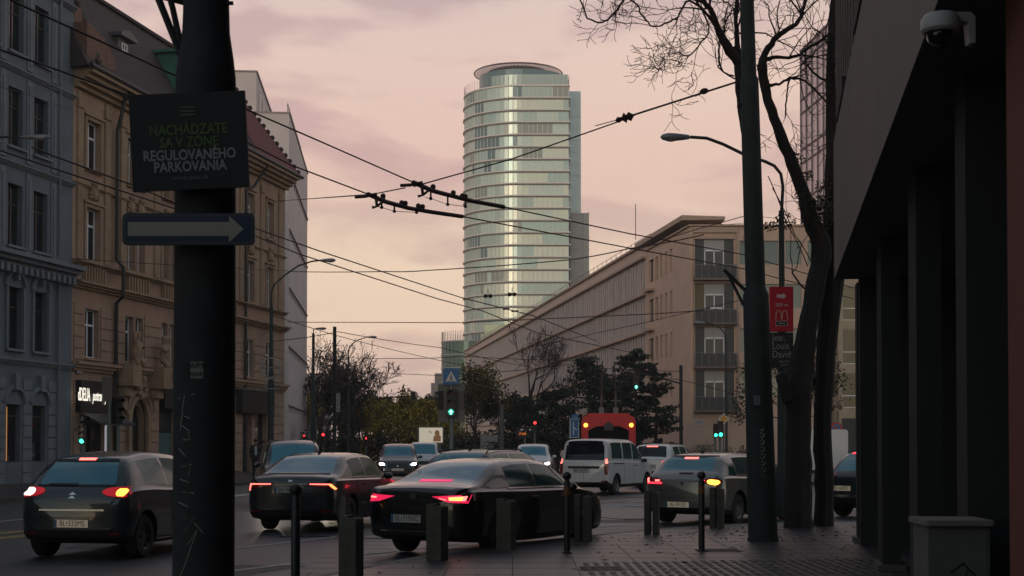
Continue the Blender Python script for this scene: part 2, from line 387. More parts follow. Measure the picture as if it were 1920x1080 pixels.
# --- ochre corner house
M_och = mat('ochre_plaster', (.40,.268,.195), .88, var=.30, vscale=.55, bump=.15, stretch=(1,1,.6))
M_och2 = mat('ochre_trim', (.36,.25,.165), .85, var=.3, vscale=1.2)
M_stone = mat('grey_stone', (.17,.14,.12), .85, var=.3, vscale=2)
M_roof = mat('dark_roof_tile', (.055,.042,.042), .8, var=.5, vscale=9, bump=.6, bscale=14)
M_redroof = mat('red_roof_tile', (.17,.045,.045), .8, var=.5, vscale=9, bump=.6, bscale=14)
M_copper = mat('green_copper', (.05,.17,.13), .7, var=.35, vscale=2)
b = FL.thing('corner_house', 'ochre plaster corner house with mansard roof, green dormer, statues over the arched portal', 'house', lx=xe)
X = lambda px: FL.x(px)-xe
x1 = X(533)
cp = [(158,184),(234,249),(253,267),(302,313),(317,328),(352,364),(372,382),(410,418),(424,432),(461,474),(498,510)]
rows = [(5.35,7.45),(9.55,11.8),(13.45,15.55)]
holes = []; ws = []
for pa, pb in cp:
    a, c = X(pa), X(pb)
    for r in rows: holes.append((a,c,*r)); ws.append((a,c,*r))
door = (X(239), X(269), .12, 3.45); shop = (X(150), X(200), .12, 2.85); shop2 = (X(298), X(326), .12, 3.6); sh3 = (X(455), X(472), .12, 3.3); sh4 = (X(478), X(500), .12, 3.4)
g = [door, shop, shop2, sh3, sh4, (X(345), X(375), .12, 3.4), (X(400), X(430), .12, 3.4)]
mb = MB(); wall(mb, 0, x1, 0, 17.4, holes+g, .32); shell(mb, 0, x1, 0, 17.4, 15)
mb.build('wall', M_och, b)
for q in ws: window(b, *q, .30, fm=M_white, sill=M_och2, surround=M_och2 if q[2] > 9 else None, fw=.075, nx=2 if q[1]-q[0] > .8 else 1)
mb = MB()
ledge(mb, 0, x1, 4.75, .4, .35); ledge(mb, 0, x1, 8.25, .3, .45); ledge(mb, 0, x1, 9.25, .16, .3); ledge(mb, 0, x1, 12.6, .12, .15); ledge(mb, 0, x1+.1, 16.7, .75, .9, steps=4)
for pa, pb in cp[1:9:2]:
    a = X(pa)-.1; c = X(pb)+1.5
    for i in range(8): mb.box(a+i*.28, a+i*.28+.12, -.22, .001, 8.56, 9.24)
for i in range(8): mb.box(X(158)-.3+i*.24, X(158)-.2+i*.24, -.2, .001, 8.56, 9.24)
mb.build('cornice', M_och2, b)
# rusticated piers
edges = sorted([(a, c) for a, c, z0, z1 in ws if z0 < 6])
def pier(*a, **k):
    m_ = MB(); courses(m_, *a, **k); m_.build('rusticated_pier', M_och, b)
px_ = 0.15
for a, c in edges+[(x1-.1, 0)]:
    if a-.12-px_ > .3: pier(px_, a-.12, 5.25, 8.1, .48)
    px_ = c+.12
px_ = .15
for a, c, *_ in sorted(g)+[(x1-.1, 0)]:
    if a-.15-px_ > .25: pier(px_, a-.15, .2, 4.5, .52, pr=.07)
    px_ = c+.15
mb = MB()  # stucco ornaments and lesenes
for pa in (140, 192, 222, 286, 340, 395, 447, 486, 520):
    mb.box(X(pa), X(pa)+.45, -.08, .001, 9.5, 16.6); mb.box(X(pa)-.06, X(pa)+.51, -.14, .001, 15.9, 16.3)
for a, c, z0, z1 in ws:
    if z0 < 9 or z0 > 13: continue
    m_ = (a+c)/2
    for i in range(9):
        q = math.pi*i/8; mb.ball((m_+.32*math.cos(q), -.08, 12.25+.45*math.sin(q)), .09)
    mb.ball((m_, -.12, 12.85), .15); mb.ball((m_, -.1, 12.4), .2, (1,.6,1.3))
mb.build('stucco_ornament', M_och2, b)
# mansard roof (steep front), ridge line and hip
mb = MB(); e = -.85; xr = x1-4.6
P = [(-.3,e,17.45),(x1+.6,e,17.45),(xr,1.5,21.9),(-.3,1.5,21.9),(-.3,9,22.4),(xr,9,22.4),(x1+.6,15,17.45),(-.3,15,17.45)]
mb.add(P, [(0,1,2,3),(3,2,5,4),(4,5,6,7),(1,6,5,2),(0,3,4,7)])
ro = mb.build('roof', M_roof, b)
mb = MB(); x0r = X(455)
mb.add([(x0r,e-.02,17.47),(x1+.62,e-.02,17.47),(xr+.02,1.48,21.92),(x0r,1.48,21.92),(x1+.62,15,17.47),(xr+.02,9,22.43)], [(0,1,2,3),(1,4,5,2)])
rr_ = mb.build('roof_slope', M_redroof, ro); rr_['label'] = 'red tiled slope at the far end of the roof'
mb = MB()
for i in range(int(xr/.4)): mb.box(i*.4, i*.4+.36, 1.35, 1.65, 21.86, 22.02)
for i in range(16):
    t = i/16; mb.ball((xr+(x1+.6-xr)*t, 1.5+(e-1.5)*t, 22.0+(17.5-22.0)*t), .15)
mb.build('ridge_tile', M_roof, ro); mb = MB()
for i in range(14):
    t = i/14; mb.ball((X(150)+1.4*t, e+(2.2)*t, 17.65+4.1*t), .15)
mb.build('hip_tile', mat('mossy_tile', (.12,.10,.09), .9, var=.4, vscale=6), ro)
# gutter
MB().tube([(-.2,e-.05,17.5),(x1+.5,e-.05,17.5)], .11, 8).build('gutter', M_black, b)
mb = MB(); xd = X(210)
mb.tube([(xd,e,17.4),(xd,-.5,16.9),(xd,-.35,16.2),(xd,-.18,15.6),(xd,-.18,9.8),(xd,-.5,9.5),(xd,-.5,8.2),(xd,-.18,7.9),(xd,-.18,.3)], .09, 8)
mb.build('drainpipe', M_black, b); mb = MB()
xd = X(470); mb.tube([(xd+.5,e,17.4),(xd+.4,-.5,16.8),(xd-.4,-.3,15.9),(xd-1.2,-.18,15.6),(xd-1.2,-.18,.3)], .08, 8)
mb.build('drainpipe', M_black, b)
# dormers
def dormer(x, wd, z0, h, m, y0, lab):
    mb = MB(); mb.prism([(x,z0),(x+wd,z0),(x+wd,z0+h),(x,z0+h)], y0, y0+3.2, 'y')
    d = mb.build('dormer', m, b); d['label'] = lab
    mb = MB(); mb.prism([(x-.25,z0+h+.002),(x+wd+.25,z0+h+.002),(x+wd+.25,z0+h+.15),(x+wd*.5,z0+h+.4),(x-.25,z0+h+.15)], y0-.3, y0+3.4, 'y'); mb.build('dormer_roof', m, d)
    wn = window(d, x+.3, x+wd-.3, z0+.35, z0+h-.2, .0, y0, tr=.6)
    for c_ in list(wn.children): c_.parent = d
dormer(X(320), 1.9, 17.7, 3.0, M_copper, -.72, 'green copper dormer with white window')
dormer(X(228), 1.1, 18.7, 1.4, mat('zinc', (.10,.10,.11), .5), .3, 'small grey dormer')
mb = MB(); mb.prism([(0,17.45),(2.6,17.45),(2.6,18.4),(1.6,19.1),(.2,19.4),(0,19.4)], -.6, .1, 'y'); mb.box(.1,.9,.1,.9,19,20.2)
mb.build('gable', mat('brick', (.20,.11,.08), .85, var=.4, vscale=6), b)
# portal
mb = MB(); a, c = door[0], door[1]; m_ = (a+c)/2; hw = (c-a)/2
pts = [(m_+(hw+.15)*math.cos(math.pi*i/12), -.16, 2.75+(hw+.25)*math.sin(math.pi*i/12)) for i in range(13)]
mb.tube([(c+.15,-.16,.12)]+pts+[(a-.15,-.16,.12)], .16, 6)
mb.tube([(p[0]+(p[0]-m_)*.25, -.2, p[2]+.28) for p in pts], .1, 6)
for s in (-1,1):
    mb.box(m_+s*(hw+.75)-.42, m_+s*(hw+.75)+.42, -.85, .001, 4.25, 5.2); mb.box(m_+s*(hw+.75)-.3, m_+s*(hw+.75)+.3, -.5, .001, 3.8, 4.25); mb.box(m_+s*(hw+.75)-.2, m_+s*(hw+.75)+.2, -.3, .001, 3.2, 3.8)
for i in range(7): mb.ball((m_+.3*math.cos(i*.9), -.3, 4.1+.3*math.sin(i*.9)), .17)
mb.ball((m_,-.35,4.6), .2)
mb.build('portal', M_och2, b)
# spandrels fill the square hole up to the arch
mb = MB()
for s in (-1,1):
    arc = [(m_+s*hw*math.cos(math.pi/2*i/6), 2.6+.85*math.sin(math.pi/2*i/6)) for i in range(7)]
    mb.prism([(m_+s*hw, 3.45)]+arc[::1], .02, .3, 'y')
mb.build('spandrel', M_och, b)
d = MB().box(a,c,.26,.30,.12,2.1).build('door', mat('brown_door', (.05,.025,.022), .5, var=.3), b)
MB().box(a,c,.265,.295,2.12,3.4).build('fanlight', M_win, d); MB().box(m_-.02,m_+.02,.24,.262,.2,2.1).build('handle', M_steel, d)
# shops
sh = MB().box(shop[0],shop[1],.28,.31,.12,2.85).build('shop_window', M_win, b)
mb = MB(); mb.box(shop[0]+1.25,shop[0]+1.35,.2,.28,.15,2.8); mb.box(shop[0],shop[1],.2,.279,2.55,2.65); mb.build('mullion', M_black, sh)
o = MB().box(shop2[0],shop2[1],.12,.2,.12,2.2).build('shutter', mat('teal_board', (.06,.13,.13), .7), b)
MB().box(shop2[0],shop2[1],.15,.22,2.22,3.6).build('grille', M_black, b)
for q in (sh3, sh4, g[5], g[6]): MB().box(q[0],q[1],.27,.31,q[2],q[3]).build('shop_door', M_win, b)
o = MB().box(X(440),X(501),-.45,-.05,3.35,4.6).build('fascia_sign', mat('fascia_black', (.015,.017,.018), .4), b)
MB().box(X(440)-.05,X(501)+.05,-.5,-.04,4.602,4.68).build('trim', M_steel, o)
o = MB().box(X(298),X(327),-.3,-.05,3.35,4.35).build('fascia_sign', MATS['fascia_black'], b)
# illuminated shop sign
fs = MB().box(X(138),X(209),-.32,-.05,3.02,4.35).build('fascia_sign', MATS['fascia_black'], b); fs['label'] = 'black shop fascia with glowing white lettering'
M_neon = lamp('neon_white', (1,.93,.78), 1.25)
text('lettering', 'dDELIA', .78, M_neon, fs, (X(131),-.36,3.72), sx=.42, align='LEFT', bold=.006)
text('lettering', 'potraviny', .62, M_neon, fs, (X(159),-.36,3.70), sx=.52, align='LEFT', shear=.35, bold=.006)
mb = MB(); mb.add([(X(138),-.35,2.98),(X(206),-.35,2.98),(X(206),-1.2,2.55),(X(138),-1.2,2.55),(X(138),-1.2,2.45),(X(206),-1.2,2.45)], [(0,1,2,3),(3,2,5,4)])
mb.build('awning', mat('awning_black', (.03,.035,.037), .5), b)
np_ = MB().box(X(140),X(149),-.1,-.06,4.9-.25,5.0).build('street_plate', mat('plate_white', (.3,.32,.36), .5), b)
text('lettering', '1796', .16, mat('navy', (.02,.03,.09), .5), np_, ((X(140)+X(149))/2,-.104,4.82))
mb = MB()
for i in range(26): mb.ball((X(186),-.28,.3+i*.1), .028); mb.ball((X(187)+.06,-.28,.35+i*.1), .028)
mb.build('light_string', lamp('string_bulb', (.9,.9,1), .55), b)

# --- putto statues over the portal
def putto(px, lab, flip, h=1.75):
    base = FL.o + FL.u*(FL.x(px)) - FL.n*.5
    me = bpy.data.meshes.new('putto')
    V = [(0,0,.30),(0,0,.55),(0,0,.80),(0,0,.9),(0,0,1.08),(.16,0,.78),(.26,-.12,.62),(.12,-.26,.66),(-.16,0,.78),(-.28,-.05,.95),(-.2,-.05,1.18),(.1,0,.25),(.16,-.2,.15),(.14,-.1,-.0),(-.1,0,.25),(-.12,-.12,.1),(-.12,-.05,0),(0,-.02,1.2)]
    if flip: V = [(-x,y,z) for x,y,z in V]
    E = [(0,1),(1,2),(2,3),(3,4),(4,17),(2,5),(5,6),(6,7),(2,8),(8,9),(9,10),(0,11),(11,12),(12,13),(0,14),(14,15),(15,16)]
    rr = [.17,.19,.16,.08,.17,.09,.07,.05,.09,.07,.05,.13,.11,.07,.13,.1,.08,.13]
    s = h/1.33
    me.from_pydata([(x*s,y*s,z*s) for x,y,z in V], E, []); o = bpy.data.objects.new('putto_statue', me); col.objects.link(o)
    md = o.modifiers.new('s','SKIN'); o.modifiers.new('ss','SUBSURF').levels = 1
    for i, v in enumerate(me.skin_vertices[0].data): v.radius = (rr[i]*s, rr[i]*s); v.use_root = (i == 0)
    dg = bpy.context.evaluated_depsgraph_get(); m2 = bpy.data.meshes.new_from_object(o.evaluated_get(dg)); o.modifiers.clear(); o.data = m2
    m2.materials.clear(); m2.materials.append(M_och2); o.location = base+Vector((0,0,5.2)); o.rotation_euler = (0,0,FL.rz)
    tag(o, lab, 'statue', 'putti above the house portal')
putto(237, 'stucco putto on the bracket left of the portal, arms folded', False)
putto(290, 'stucco putto on the bracket right of the portal, one arm raised', True)

# --- tall white block beyond the corner house
M_wb = mat('pale_render', (.66,.58,.57), .85, var=.12, vscale=.4)
FW = Frame(-7.12, 0, math.atan2(1, -.0863))
x0, x1 = FW.x(540), FW.x(575)
b = FW.thing('white_block', 'tall pale rendered block with thin slit windows behind the ochre corner house', 'building', lx=x0)
Lw = x1-x0; holes = []
for r in range(5):
    zb = 4.35+r*4.15
    for i in range(10):
        xa = .9+i*2.15; holes.append((xa, xa+1.3, zb-.42, zb))
mb = MB(); wall(mb, 0, Lw, 0, 25, holes, .25); shell(mb, 0, Lw, 0, 25, 15); mb.build('wall', M_wb, b)
M_wwin = mat('slit_glass', (.05,.05,.055), .2)
for h in holes: MB().box(h[0],h[1],.2,.24,h[2],h[3]).build('window', M_wwin, b)
mb = MB()
for r in range(5): mb.box(.2, Lw-.1, -.10, -.001, 4.38+r*4.15, 4.44+r*4.15)
mb.box(-.05, Lw+.05, -.08, 15, 25.002, 25.12); mb.build('ledge', mat('ledge_dark', (.32,.28,.29), .7), b)
mb = MB(); mb.box(.0,12,2.3,9,25.12,27.9); p_ = mb.build('penthouse', M_wb, b)
mb = MB(); mb.box(-.1,12.1,2.2,9.1,27.902,28.0); mb.build('penthouse_roof', MATS['ledge_dark'], p_)
for i in range(3): MB().box(2+i*3,2.9+i*3,2.26,2.32,25.6,27.1).build('window', M_wwin, p_)
mb = MB()
for i in range(14): mb.tube([(2+i*1.2,.25,25.12),(2+i*1.2,.25,26.2)], .025, 4)
mb.tube([(2,.25,26.2),(17.6,.25,26.2)], .03, 4); mb.build('railing', M_steel, b)
mb = MB(); mb.box(1.5,1.7,-1.6,-1.4,0,3.6); mb.box(1.5,8,-1.6,-1.45,3.4,3.7); mb.box(7.8,8,-1.6,-1.4,0,3.6); mb.box(2.2,7.4,-1.5,-1.44,.4,3.0)
o = mb.build('scaffold_hoarding', mat('hoarding', (.13,.13,.14), .7, var=.5, vscale=4), None); o.location = b.location; o.rotation_euler = b.rotation_euler
tag(o, 'graffiti covered grey hoarding with frame in front of the white block', 'hoarding')

# --- long office building on the right: front tower with balconies, long finned side
M_sand = mat('sand_render', (.54,.385,.30), .85, var=.16, vscale=.5, bump=.1)
M_sand2 = mat('sand_trim', (.42,.30,.235), .8, var=.15)
M_fin = mat('concrete_fin', (.54,.42,.36), .8, var=.2, vscale=1.5)
FS = Frame(29.29, 0, math.atan2(-1, .143)); FF = Frame(13.7, 109, 0)
b = thing('office_block', 'sandstone coloured office block with balconies at its corner and a long finned side wall', 'building', (13.7,109,0), 0)
H = 18.4
# front
X = lambda px: FF.x(px)
x1 = X(1552)
bays = [(X(1304), X(1377), zb, zb+3.05) for zb in (14.35,10.95,7.6,4.25)]
fw_ = []
for zb in (15.45,12.1,8.7,5.3):
    for pa, pb in ((1388,1408),(1409,1432),(1434,1461),(1474,1504),(1516,1540)): fw_.append((X(pa), X(pb), zb, zb+1.85))
mb = MB(); wall(mb, 0, x1, 0, H, bays, 1.0); 
mb2 = MB()
wall(mb2, 0, x1, 0, H, bays+fw_, 1.0)
wf = MB(); wall(wf, 0, x1, 0, H, bays+fw_, .3); shell(wf, 0.0, x1, 0, H, 16); wf.build('front_wall', M_sand, b)
for q in fw_: window(b, *q, .28, fm=mat('pale_alu', (.30,.31,.31), .5), gm=mat('teal_glass', (.05,.085,.085), .1, ior=1.8), nx=1, tr=0, fw=.05)
mb = MB()  # frame round the balconies
bx0, bx1 = X(1296)+.2, X(1384)
mb.box(bx0,bays[0][0]-.15,-.18,.001,3.6,17.9); mb.box(bays[0][1]+.15,bx1,-.18,.001,3.6,17.9); mb.box(bx0,bx1,-.22,.001,17.901,18.3)
for bb in bays: mb.box(bays[0][0]-.149,bays[0][1]+.149,-.12,.001,bb[3]+.02,bb[3]+.2)
mb.box(-.15,x1+.1,-.25,.3,H+.002,H+.12); mb.build('trim', M_sand2, b)
M_bal = mat('balcony_glass', (.05,.048,.046), .6, var=.2)
for i, bb in enumerate(bays):
    a, c, z0, z1 = bb; W_ = c-a
    g_ = MB(); g_.box(a-.15, c+.15, -.75, .28, z0-.16, z0-.002); g_.box(a-.25,c+.25,-.8,-.751,z0-.16,z0-.04)
    s_ = g_.build('balcony', mat('balcony_slab', (.16,.125,.11), .8), b)
    r_ = MB(); r_.box(a-.1,c+.1,-.7,-.68,z0+.02,z0+.95); r_.build('balcony_panel', M_bal, s_)
    r_ = MB(); r_.tube([(a-.12,-.7,z0+1.02),(c+.12,-.7,z0+1.02)], .03, 5)
    for j in range(7): r_.box(a-.1+(W_+.2)*j/6-.015, a-.1+(W_+.2)*j/6+.015, -.73, -.70, z0, z0+1)
    r_.build('railing', M_steel, s_)
    for xa_ in (a, c-W_*.24): MB().box(xa_,xa_+W_*.24,.2,.24,z0,z1).build('side_window', mat('side_glass', (.02,.026,.03), .35) if not (i == 1 and xa_ == a) else mat('yellow_blind', (.13,.10,.04), .6), s_)
    mid = MB(); mid.box(a+W_*.24,c-W_*.24,.2,.26,z0,z1); mid.build('door_panel', mat('pale_panel', (.33,.33,.34), .6), s_)
    for k_ in (0,1):
        xx = a+W_*(.28+.235*k_); MB().box(xx,xx+W_*.2,.14,.199,z0+.05,z0+2.15).build('door', mat('balcony_door', (.04,.045,.05), .2), s_)
    fr = MB(); fr.box(a+W_*.25,a+W_*.27,.12,.2,z0,z1-.8); fr.box(c-W_*.27,c-W_*.25,.12,.2,z0,z1-.8); fr.box(a+W_*.485,a+W_*.51,.12,.2,z0,z1-.8); fr.box(a+W_*.25,c-W_*.25,.12,.2,z0+2.15,z0+2.25); fr.build('door_frame', M_white, s_)
    if i == 1:
        ac = MB(); ac.box(a+1.1,a+2.0,-.62,-.3,z0+.5,z0+1.15); ac = ac.build('air_conditioner', M_white, s_); 
        MB().lathe([(.01,-.64),(.24,-.64),(.26,-.62)], 14, 'y').build('fan', M_steel, ac, M=Matrix.Translation((a+1.5,0,z0+.82)))
plq = MB().box(X(1302),X(1318),-.06,-.002,3.15,3.55).build('plaque', mat('plaque_white', (.5,.5,.52), .6), b)
mb = MB()
for i in range(2): mb.box(X(1303),X(1317),-.07,-.061,3.24+i*.14,3.30+i*.14)
mb.build('plaque_lettering', mat('plaque_text', (.15,.12,.2), .6), plq)
# side wall in its own frame
Mside = Matrix.Translation((0,0,0)) @ Matrix.Rotation(FS.rz, 4, 'Z')
xn = FS.x(1295); xs0 = FS.x(1212); xf = FS.x(872)
def S(v): return v-xn   # local x, 0 at the near corner, negative going away
holes = []
for r, zb in enumerate((15.5,12.1,8.75,5.4)):
    for pa, pb in ((1217,1226),(1229,1234),(1238,1242.5),(1247,1251.5),(1256.5,1261)):
        holes.append((S(FS.x(pa)), S(FS.x(pb)), zb, zb+1.95))
mb = MB(); wall(mb, S(xs0), 0, 0, H, holes, .3); mb.build('side_wall', M_sand, b, M=Mside)
for h in holes: MB().box(h[0],h[1],.2,.24,h[2],h[3]).build('window', M_win, b, M=Mside)
for r in range(1, 4): MB().box(S(FS.x(1216)), S(FS.x(1227)), -.5, -.001, 14.9-3.4*r+3.4-.2, 14.9-3.4*r+3.4).build('window_hood', M_sand2, b, M=Mside)
mb = MB(); mb.box(S(xs0), -.2, -.2, .3, H+.002, H+.12); mb.build('side_trim', M_sand2, b, M=Mside)
mb = MB(); HS = 19.0; a0, a1 = S(xf), S(xs0)-.01
holes = []
FZ = (4.75, 8.05, 11.35, 14.65, 17.9)
for z in FZ[1:]: holes.append((a0+6, a1-.3, z-3.0, z-.1))
wall(mb, a0, a1, 0, HS, holes, .45); shell(mb, a0, a1, 0, HS, 16); mb.build('side_wall', M_fin, b, M=Mside)
for h in holes:
    o = MB().box(h[0],h[1],.42,.44,h[2],h[3]).build('ribbon_glazing', mat('ribbon_glass', (.10,.085,.085), .25), b, M=Mside)
for h in holes:
    mb = MB(); x = h[0]; k = 0
    while x < h[1]:
        mb.box(x, x+.56 if k % 3 else x+.72, .04, .40, h[2]+.001, h[3]-.001); x += 1.02; k += 1
    mb.build('fin_screen', mat('fin_panel', (.46,.395,.375), .8, var=.2, vscale=.7), b, M=Mside)
mb = MB()
for z in FZ: mb.box(a0-.1, a1, -.35, .001, z-.08, z+.12)
mb.box(a0-.2,a1,-.3,.4,HS+.002,HS+.15)
mb.build('ledge', M_sand2, b, M=Mside)
mb = MB()
for i in range(60): mb.tube([(a1-3-i*2.2,.4,HS+.15),(a1-3-i*2.2,.4,HS+1.0)], .03, 3)
mb.tube([(a0,.4,HS+1.0),(a1,.4,HS+1.0)], .03, 3); mb.tube([(a0,.4,HS+.6),(a1,.4,HS+.6)], .02, 3); mb.build('railing', M_steel, b, M=Mside)
# roof pavilion with flying canopy
mb = MB(); zt = 19.35
mb.add([(-2.9,16,zt-.45),(-.4,2,zt-.15),(2.9,1.4,zt-.2),(3.0,14,zt-.2),(-2.9,16,zt-.05),(-.4,2,zt+.25),(2.9,1.4,zt+.05),(3.0,14,zt+.2)], [(0,1,2,3),(4,5,6,7),(0,1,5,4),(1,2,6,5),(2,3,7,6),(3,0,4,7)])
rc = mb.build('roof_canopy', M_sand2, b)
MB().box(-.2,1.8,4,12,H,zt-.2).build('roof_pavilion', M_dwin, rc)
mb = MB(); mb.tube([(-3.5,8,18.5),(-3.5,8,21.5)], .03, 4); mb.build('antenna', M_black, b)

# --- pale glazed building right of the office block
b = thing('glazed_house', 'pale yellowish building with glazed bays seen in the gap right of the tree trunks', 'building', (24.6,107,0), 0)
holes = [(0.3+i*1.35, 1.5+i*1.35, 4.4+r*3.3, 7.0+r*3.3) for i in range(9) for r in range(4)]
mb = MB(); wall(mb, 0, 12.8, 0, 17.6, holes, .25); shell(mb, 0, 12.8, 0, 17.6, 14); mb.build('wall', mat('pale_yellow', (.42,.34,.24), .8, var=.15), b)
for h in holes: window(b, *h, .24, fm=M_white, gm=mat('yellow_glass', (.20,.17,.10), .15), nx=1, tr=.35)
MB().box(.2,12.6,-.2,-.002,.2,3.6).build('shopfront', mat('shopfront_dark', (.03,.035,.04), .3), b)

# --- mauve glass tower at the right
FT = Frame(42.66, 0, math.atan2(-1, .08))
xa = FT.x(1505)
b = FT.thing('glass_tower', 'mauve curtain wall tower rising behind the bare tree at the right', 'tower', lx=xa)
mb = MB(); wall(mb, 0, 26, 0, 43.4); shell(mb, 0, 26, 0, 43.4, 20); mb.build('wall', mat('mauve_glass', (.46,.38,.41), .3, metal=.3), b)
mb = MB()
for i in range(14): mb.box(i*2-.06, i*2+.06, -.12, -.001, 0, 43.4)
for z in [43.4-5.3*k-d for k in range(8) for d in (0,1.45)]:
    mb.box(0, 26, -.16, -.002, z-.1, z+.02)
mb.build('mullion_grid', mat('mullion_dark', (.13,.10,.12), .5), b)

# --- near right building: heavy parapet over a dark arcade
aR = math.atan(.1835); FN = Frame(.95, 0, -(math.pi/2+aR)); ca = math.cos(aR)
b = FN.thing('arcade_building', 'near dark grey building with heavy parapet over a dark column arcade', 'building')
lx = lambda Y: -Y/ca
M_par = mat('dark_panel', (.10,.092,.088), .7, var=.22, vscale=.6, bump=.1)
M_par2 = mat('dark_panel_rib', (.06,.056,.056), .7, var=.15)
xf, xn = lx(21.8), lx(-14)
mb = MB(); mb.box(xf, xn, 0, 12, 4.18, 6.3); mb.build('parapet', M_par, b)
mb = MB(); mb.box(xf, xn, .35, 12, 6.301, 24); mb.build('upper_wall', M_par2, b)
mb = MB()
i = 0
while xf+i*.62 < xn: mb.box(xf+i*.62+.02, xf+i*.62+.26, .04, .349, 6.302, 24); i += 1
for z in (9.6, 13, 16.4): mb.box(xf, xn, .0, .039, z, z+.9)
mb.build('wall_rib', M_par2, b)
for Y in (19.6,15.2,11.0,7.6): MB().box(lx(Y)-.9, lx(Y)+.9, -.02, .2, 6.306, 6.52).build('scupper_slot', M_dark, b)
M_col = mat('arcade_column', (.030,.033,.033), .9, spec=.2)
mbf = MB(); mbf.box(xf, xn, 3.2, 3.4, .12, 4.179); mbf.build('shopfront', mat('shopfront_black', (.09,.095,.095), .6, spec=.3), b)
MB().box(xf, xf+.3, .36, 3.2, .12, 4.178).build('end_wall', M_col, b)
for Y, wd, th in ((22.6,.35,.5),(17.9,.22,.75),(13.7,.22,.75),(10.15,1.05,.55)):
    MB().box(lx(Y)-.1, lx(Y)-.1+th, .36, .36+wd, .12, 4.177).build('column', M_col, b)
    MB().box(lx(Y)-.16, lx(Y)-.04+th, .30, .42+wd, .121, .2).build('column_base', M_par, b)
MB().box(lx(8.0), lx(8.0)+.8, .36, 1.6, .12, 4.177).build('clad_pillar', mat('red_brown_cladding', (.16,.055,.045), .8, spec=.2), b)
mb = MB()
for Y in (20.5,18.8,16.2,14.9,12.6,11.4): mb.box(lx(Y)-.04, lx(Y)+.04, 3.1, 3.2, .12, 4.17)
mb.build('shopfront_mullion', mat('mullion_grey', (.06,.065,.065), .5), b)

# --- unseen street houses; the one behind the camera is added to block sky
b = thing('blocker_house', 'long grey house front added unseen behind the viewpoint to block the sky', 'house', (-34,-34,0), 0)
MB().box(0,60,-12,0,0,17).build('wall', M_stone, b)
for i in range(14): MB().box(2+i*4,3.4+i*4,0,.06,5,7.2).build('window', M_win, b)
b = FL.thing('terrace_house', 'grey terrace house on the left side nearer the viewpoint', 'house', lx=xe-62)
MB().box(0,31.9,0,14,0,19).build('wall', M_stone, b)
for i in range(9):
    for r in range(4): window(b, 1.5+i*3.4, 2.8+i*3.4, 1.4+r*4.2, 3.8+r*4.2, 0)

for k_, (yy, hh) in enumerate(((34,19),(58,22),(82,18))):
    b = thing('side_street_house', ('plain grey house nearest along the side street', 'tallest plain grey house along the side street', 'plain grey house farthest along the side street')[k_], 'house', (42, yy, 0), 0)
    MB().box(0,14,0,23.5,0,hh).build('wall', M_stone, b)
    for i in range(5):
        for r in range(4): MB().box(-.03,.02,2+i*4.4,3.5+i*4.4,1.5+r*4.2,3.7+r*4.2).build('window', M_win, b)
# --- far houses at the end of the street
def far_house(px0, px1, ytop, Y, lab, m, floors):
    p0 = at(px0, 833, Y); p1 = at(px1, 833, Y); h = at(px0, ytop, Y).z; W_ = p1.x-p0.x
    b = thing('far_house', lab, 'building', (p0.x, Y, 0), 0)
    MB().box(0, W_, 0, 20, 0, h).build('wall', m, b)
    for f in range(floors):
        z = h*(f+.3)/floors; MB().box(.5, W_-.5, -.08, -.002, z, z+h/floors*.4).build('window_band', M_win, b)
    return b
far_house(808, 852, 718, 420, 'lower grey apartment block with dark window bands at the end of the street', mat('far_grey', (.24,.21,.23), .8), 8)
far_house(815, 836, 700, 470, 'taller grey apartment block just behind the lower one at the street end', mat('far_grey2', (.20,.18,.20), .8), 9)
far_house(770, 777, 733, 600, 'slim distant tower between the trees at the vanishing point', MATS['far_grey'], 12)
far_house(560, 600, 700, 330, 'pale house partly hidden behind the lamp masts on the left', mat('far_pale', (.3,.26,.26), .8), 5)

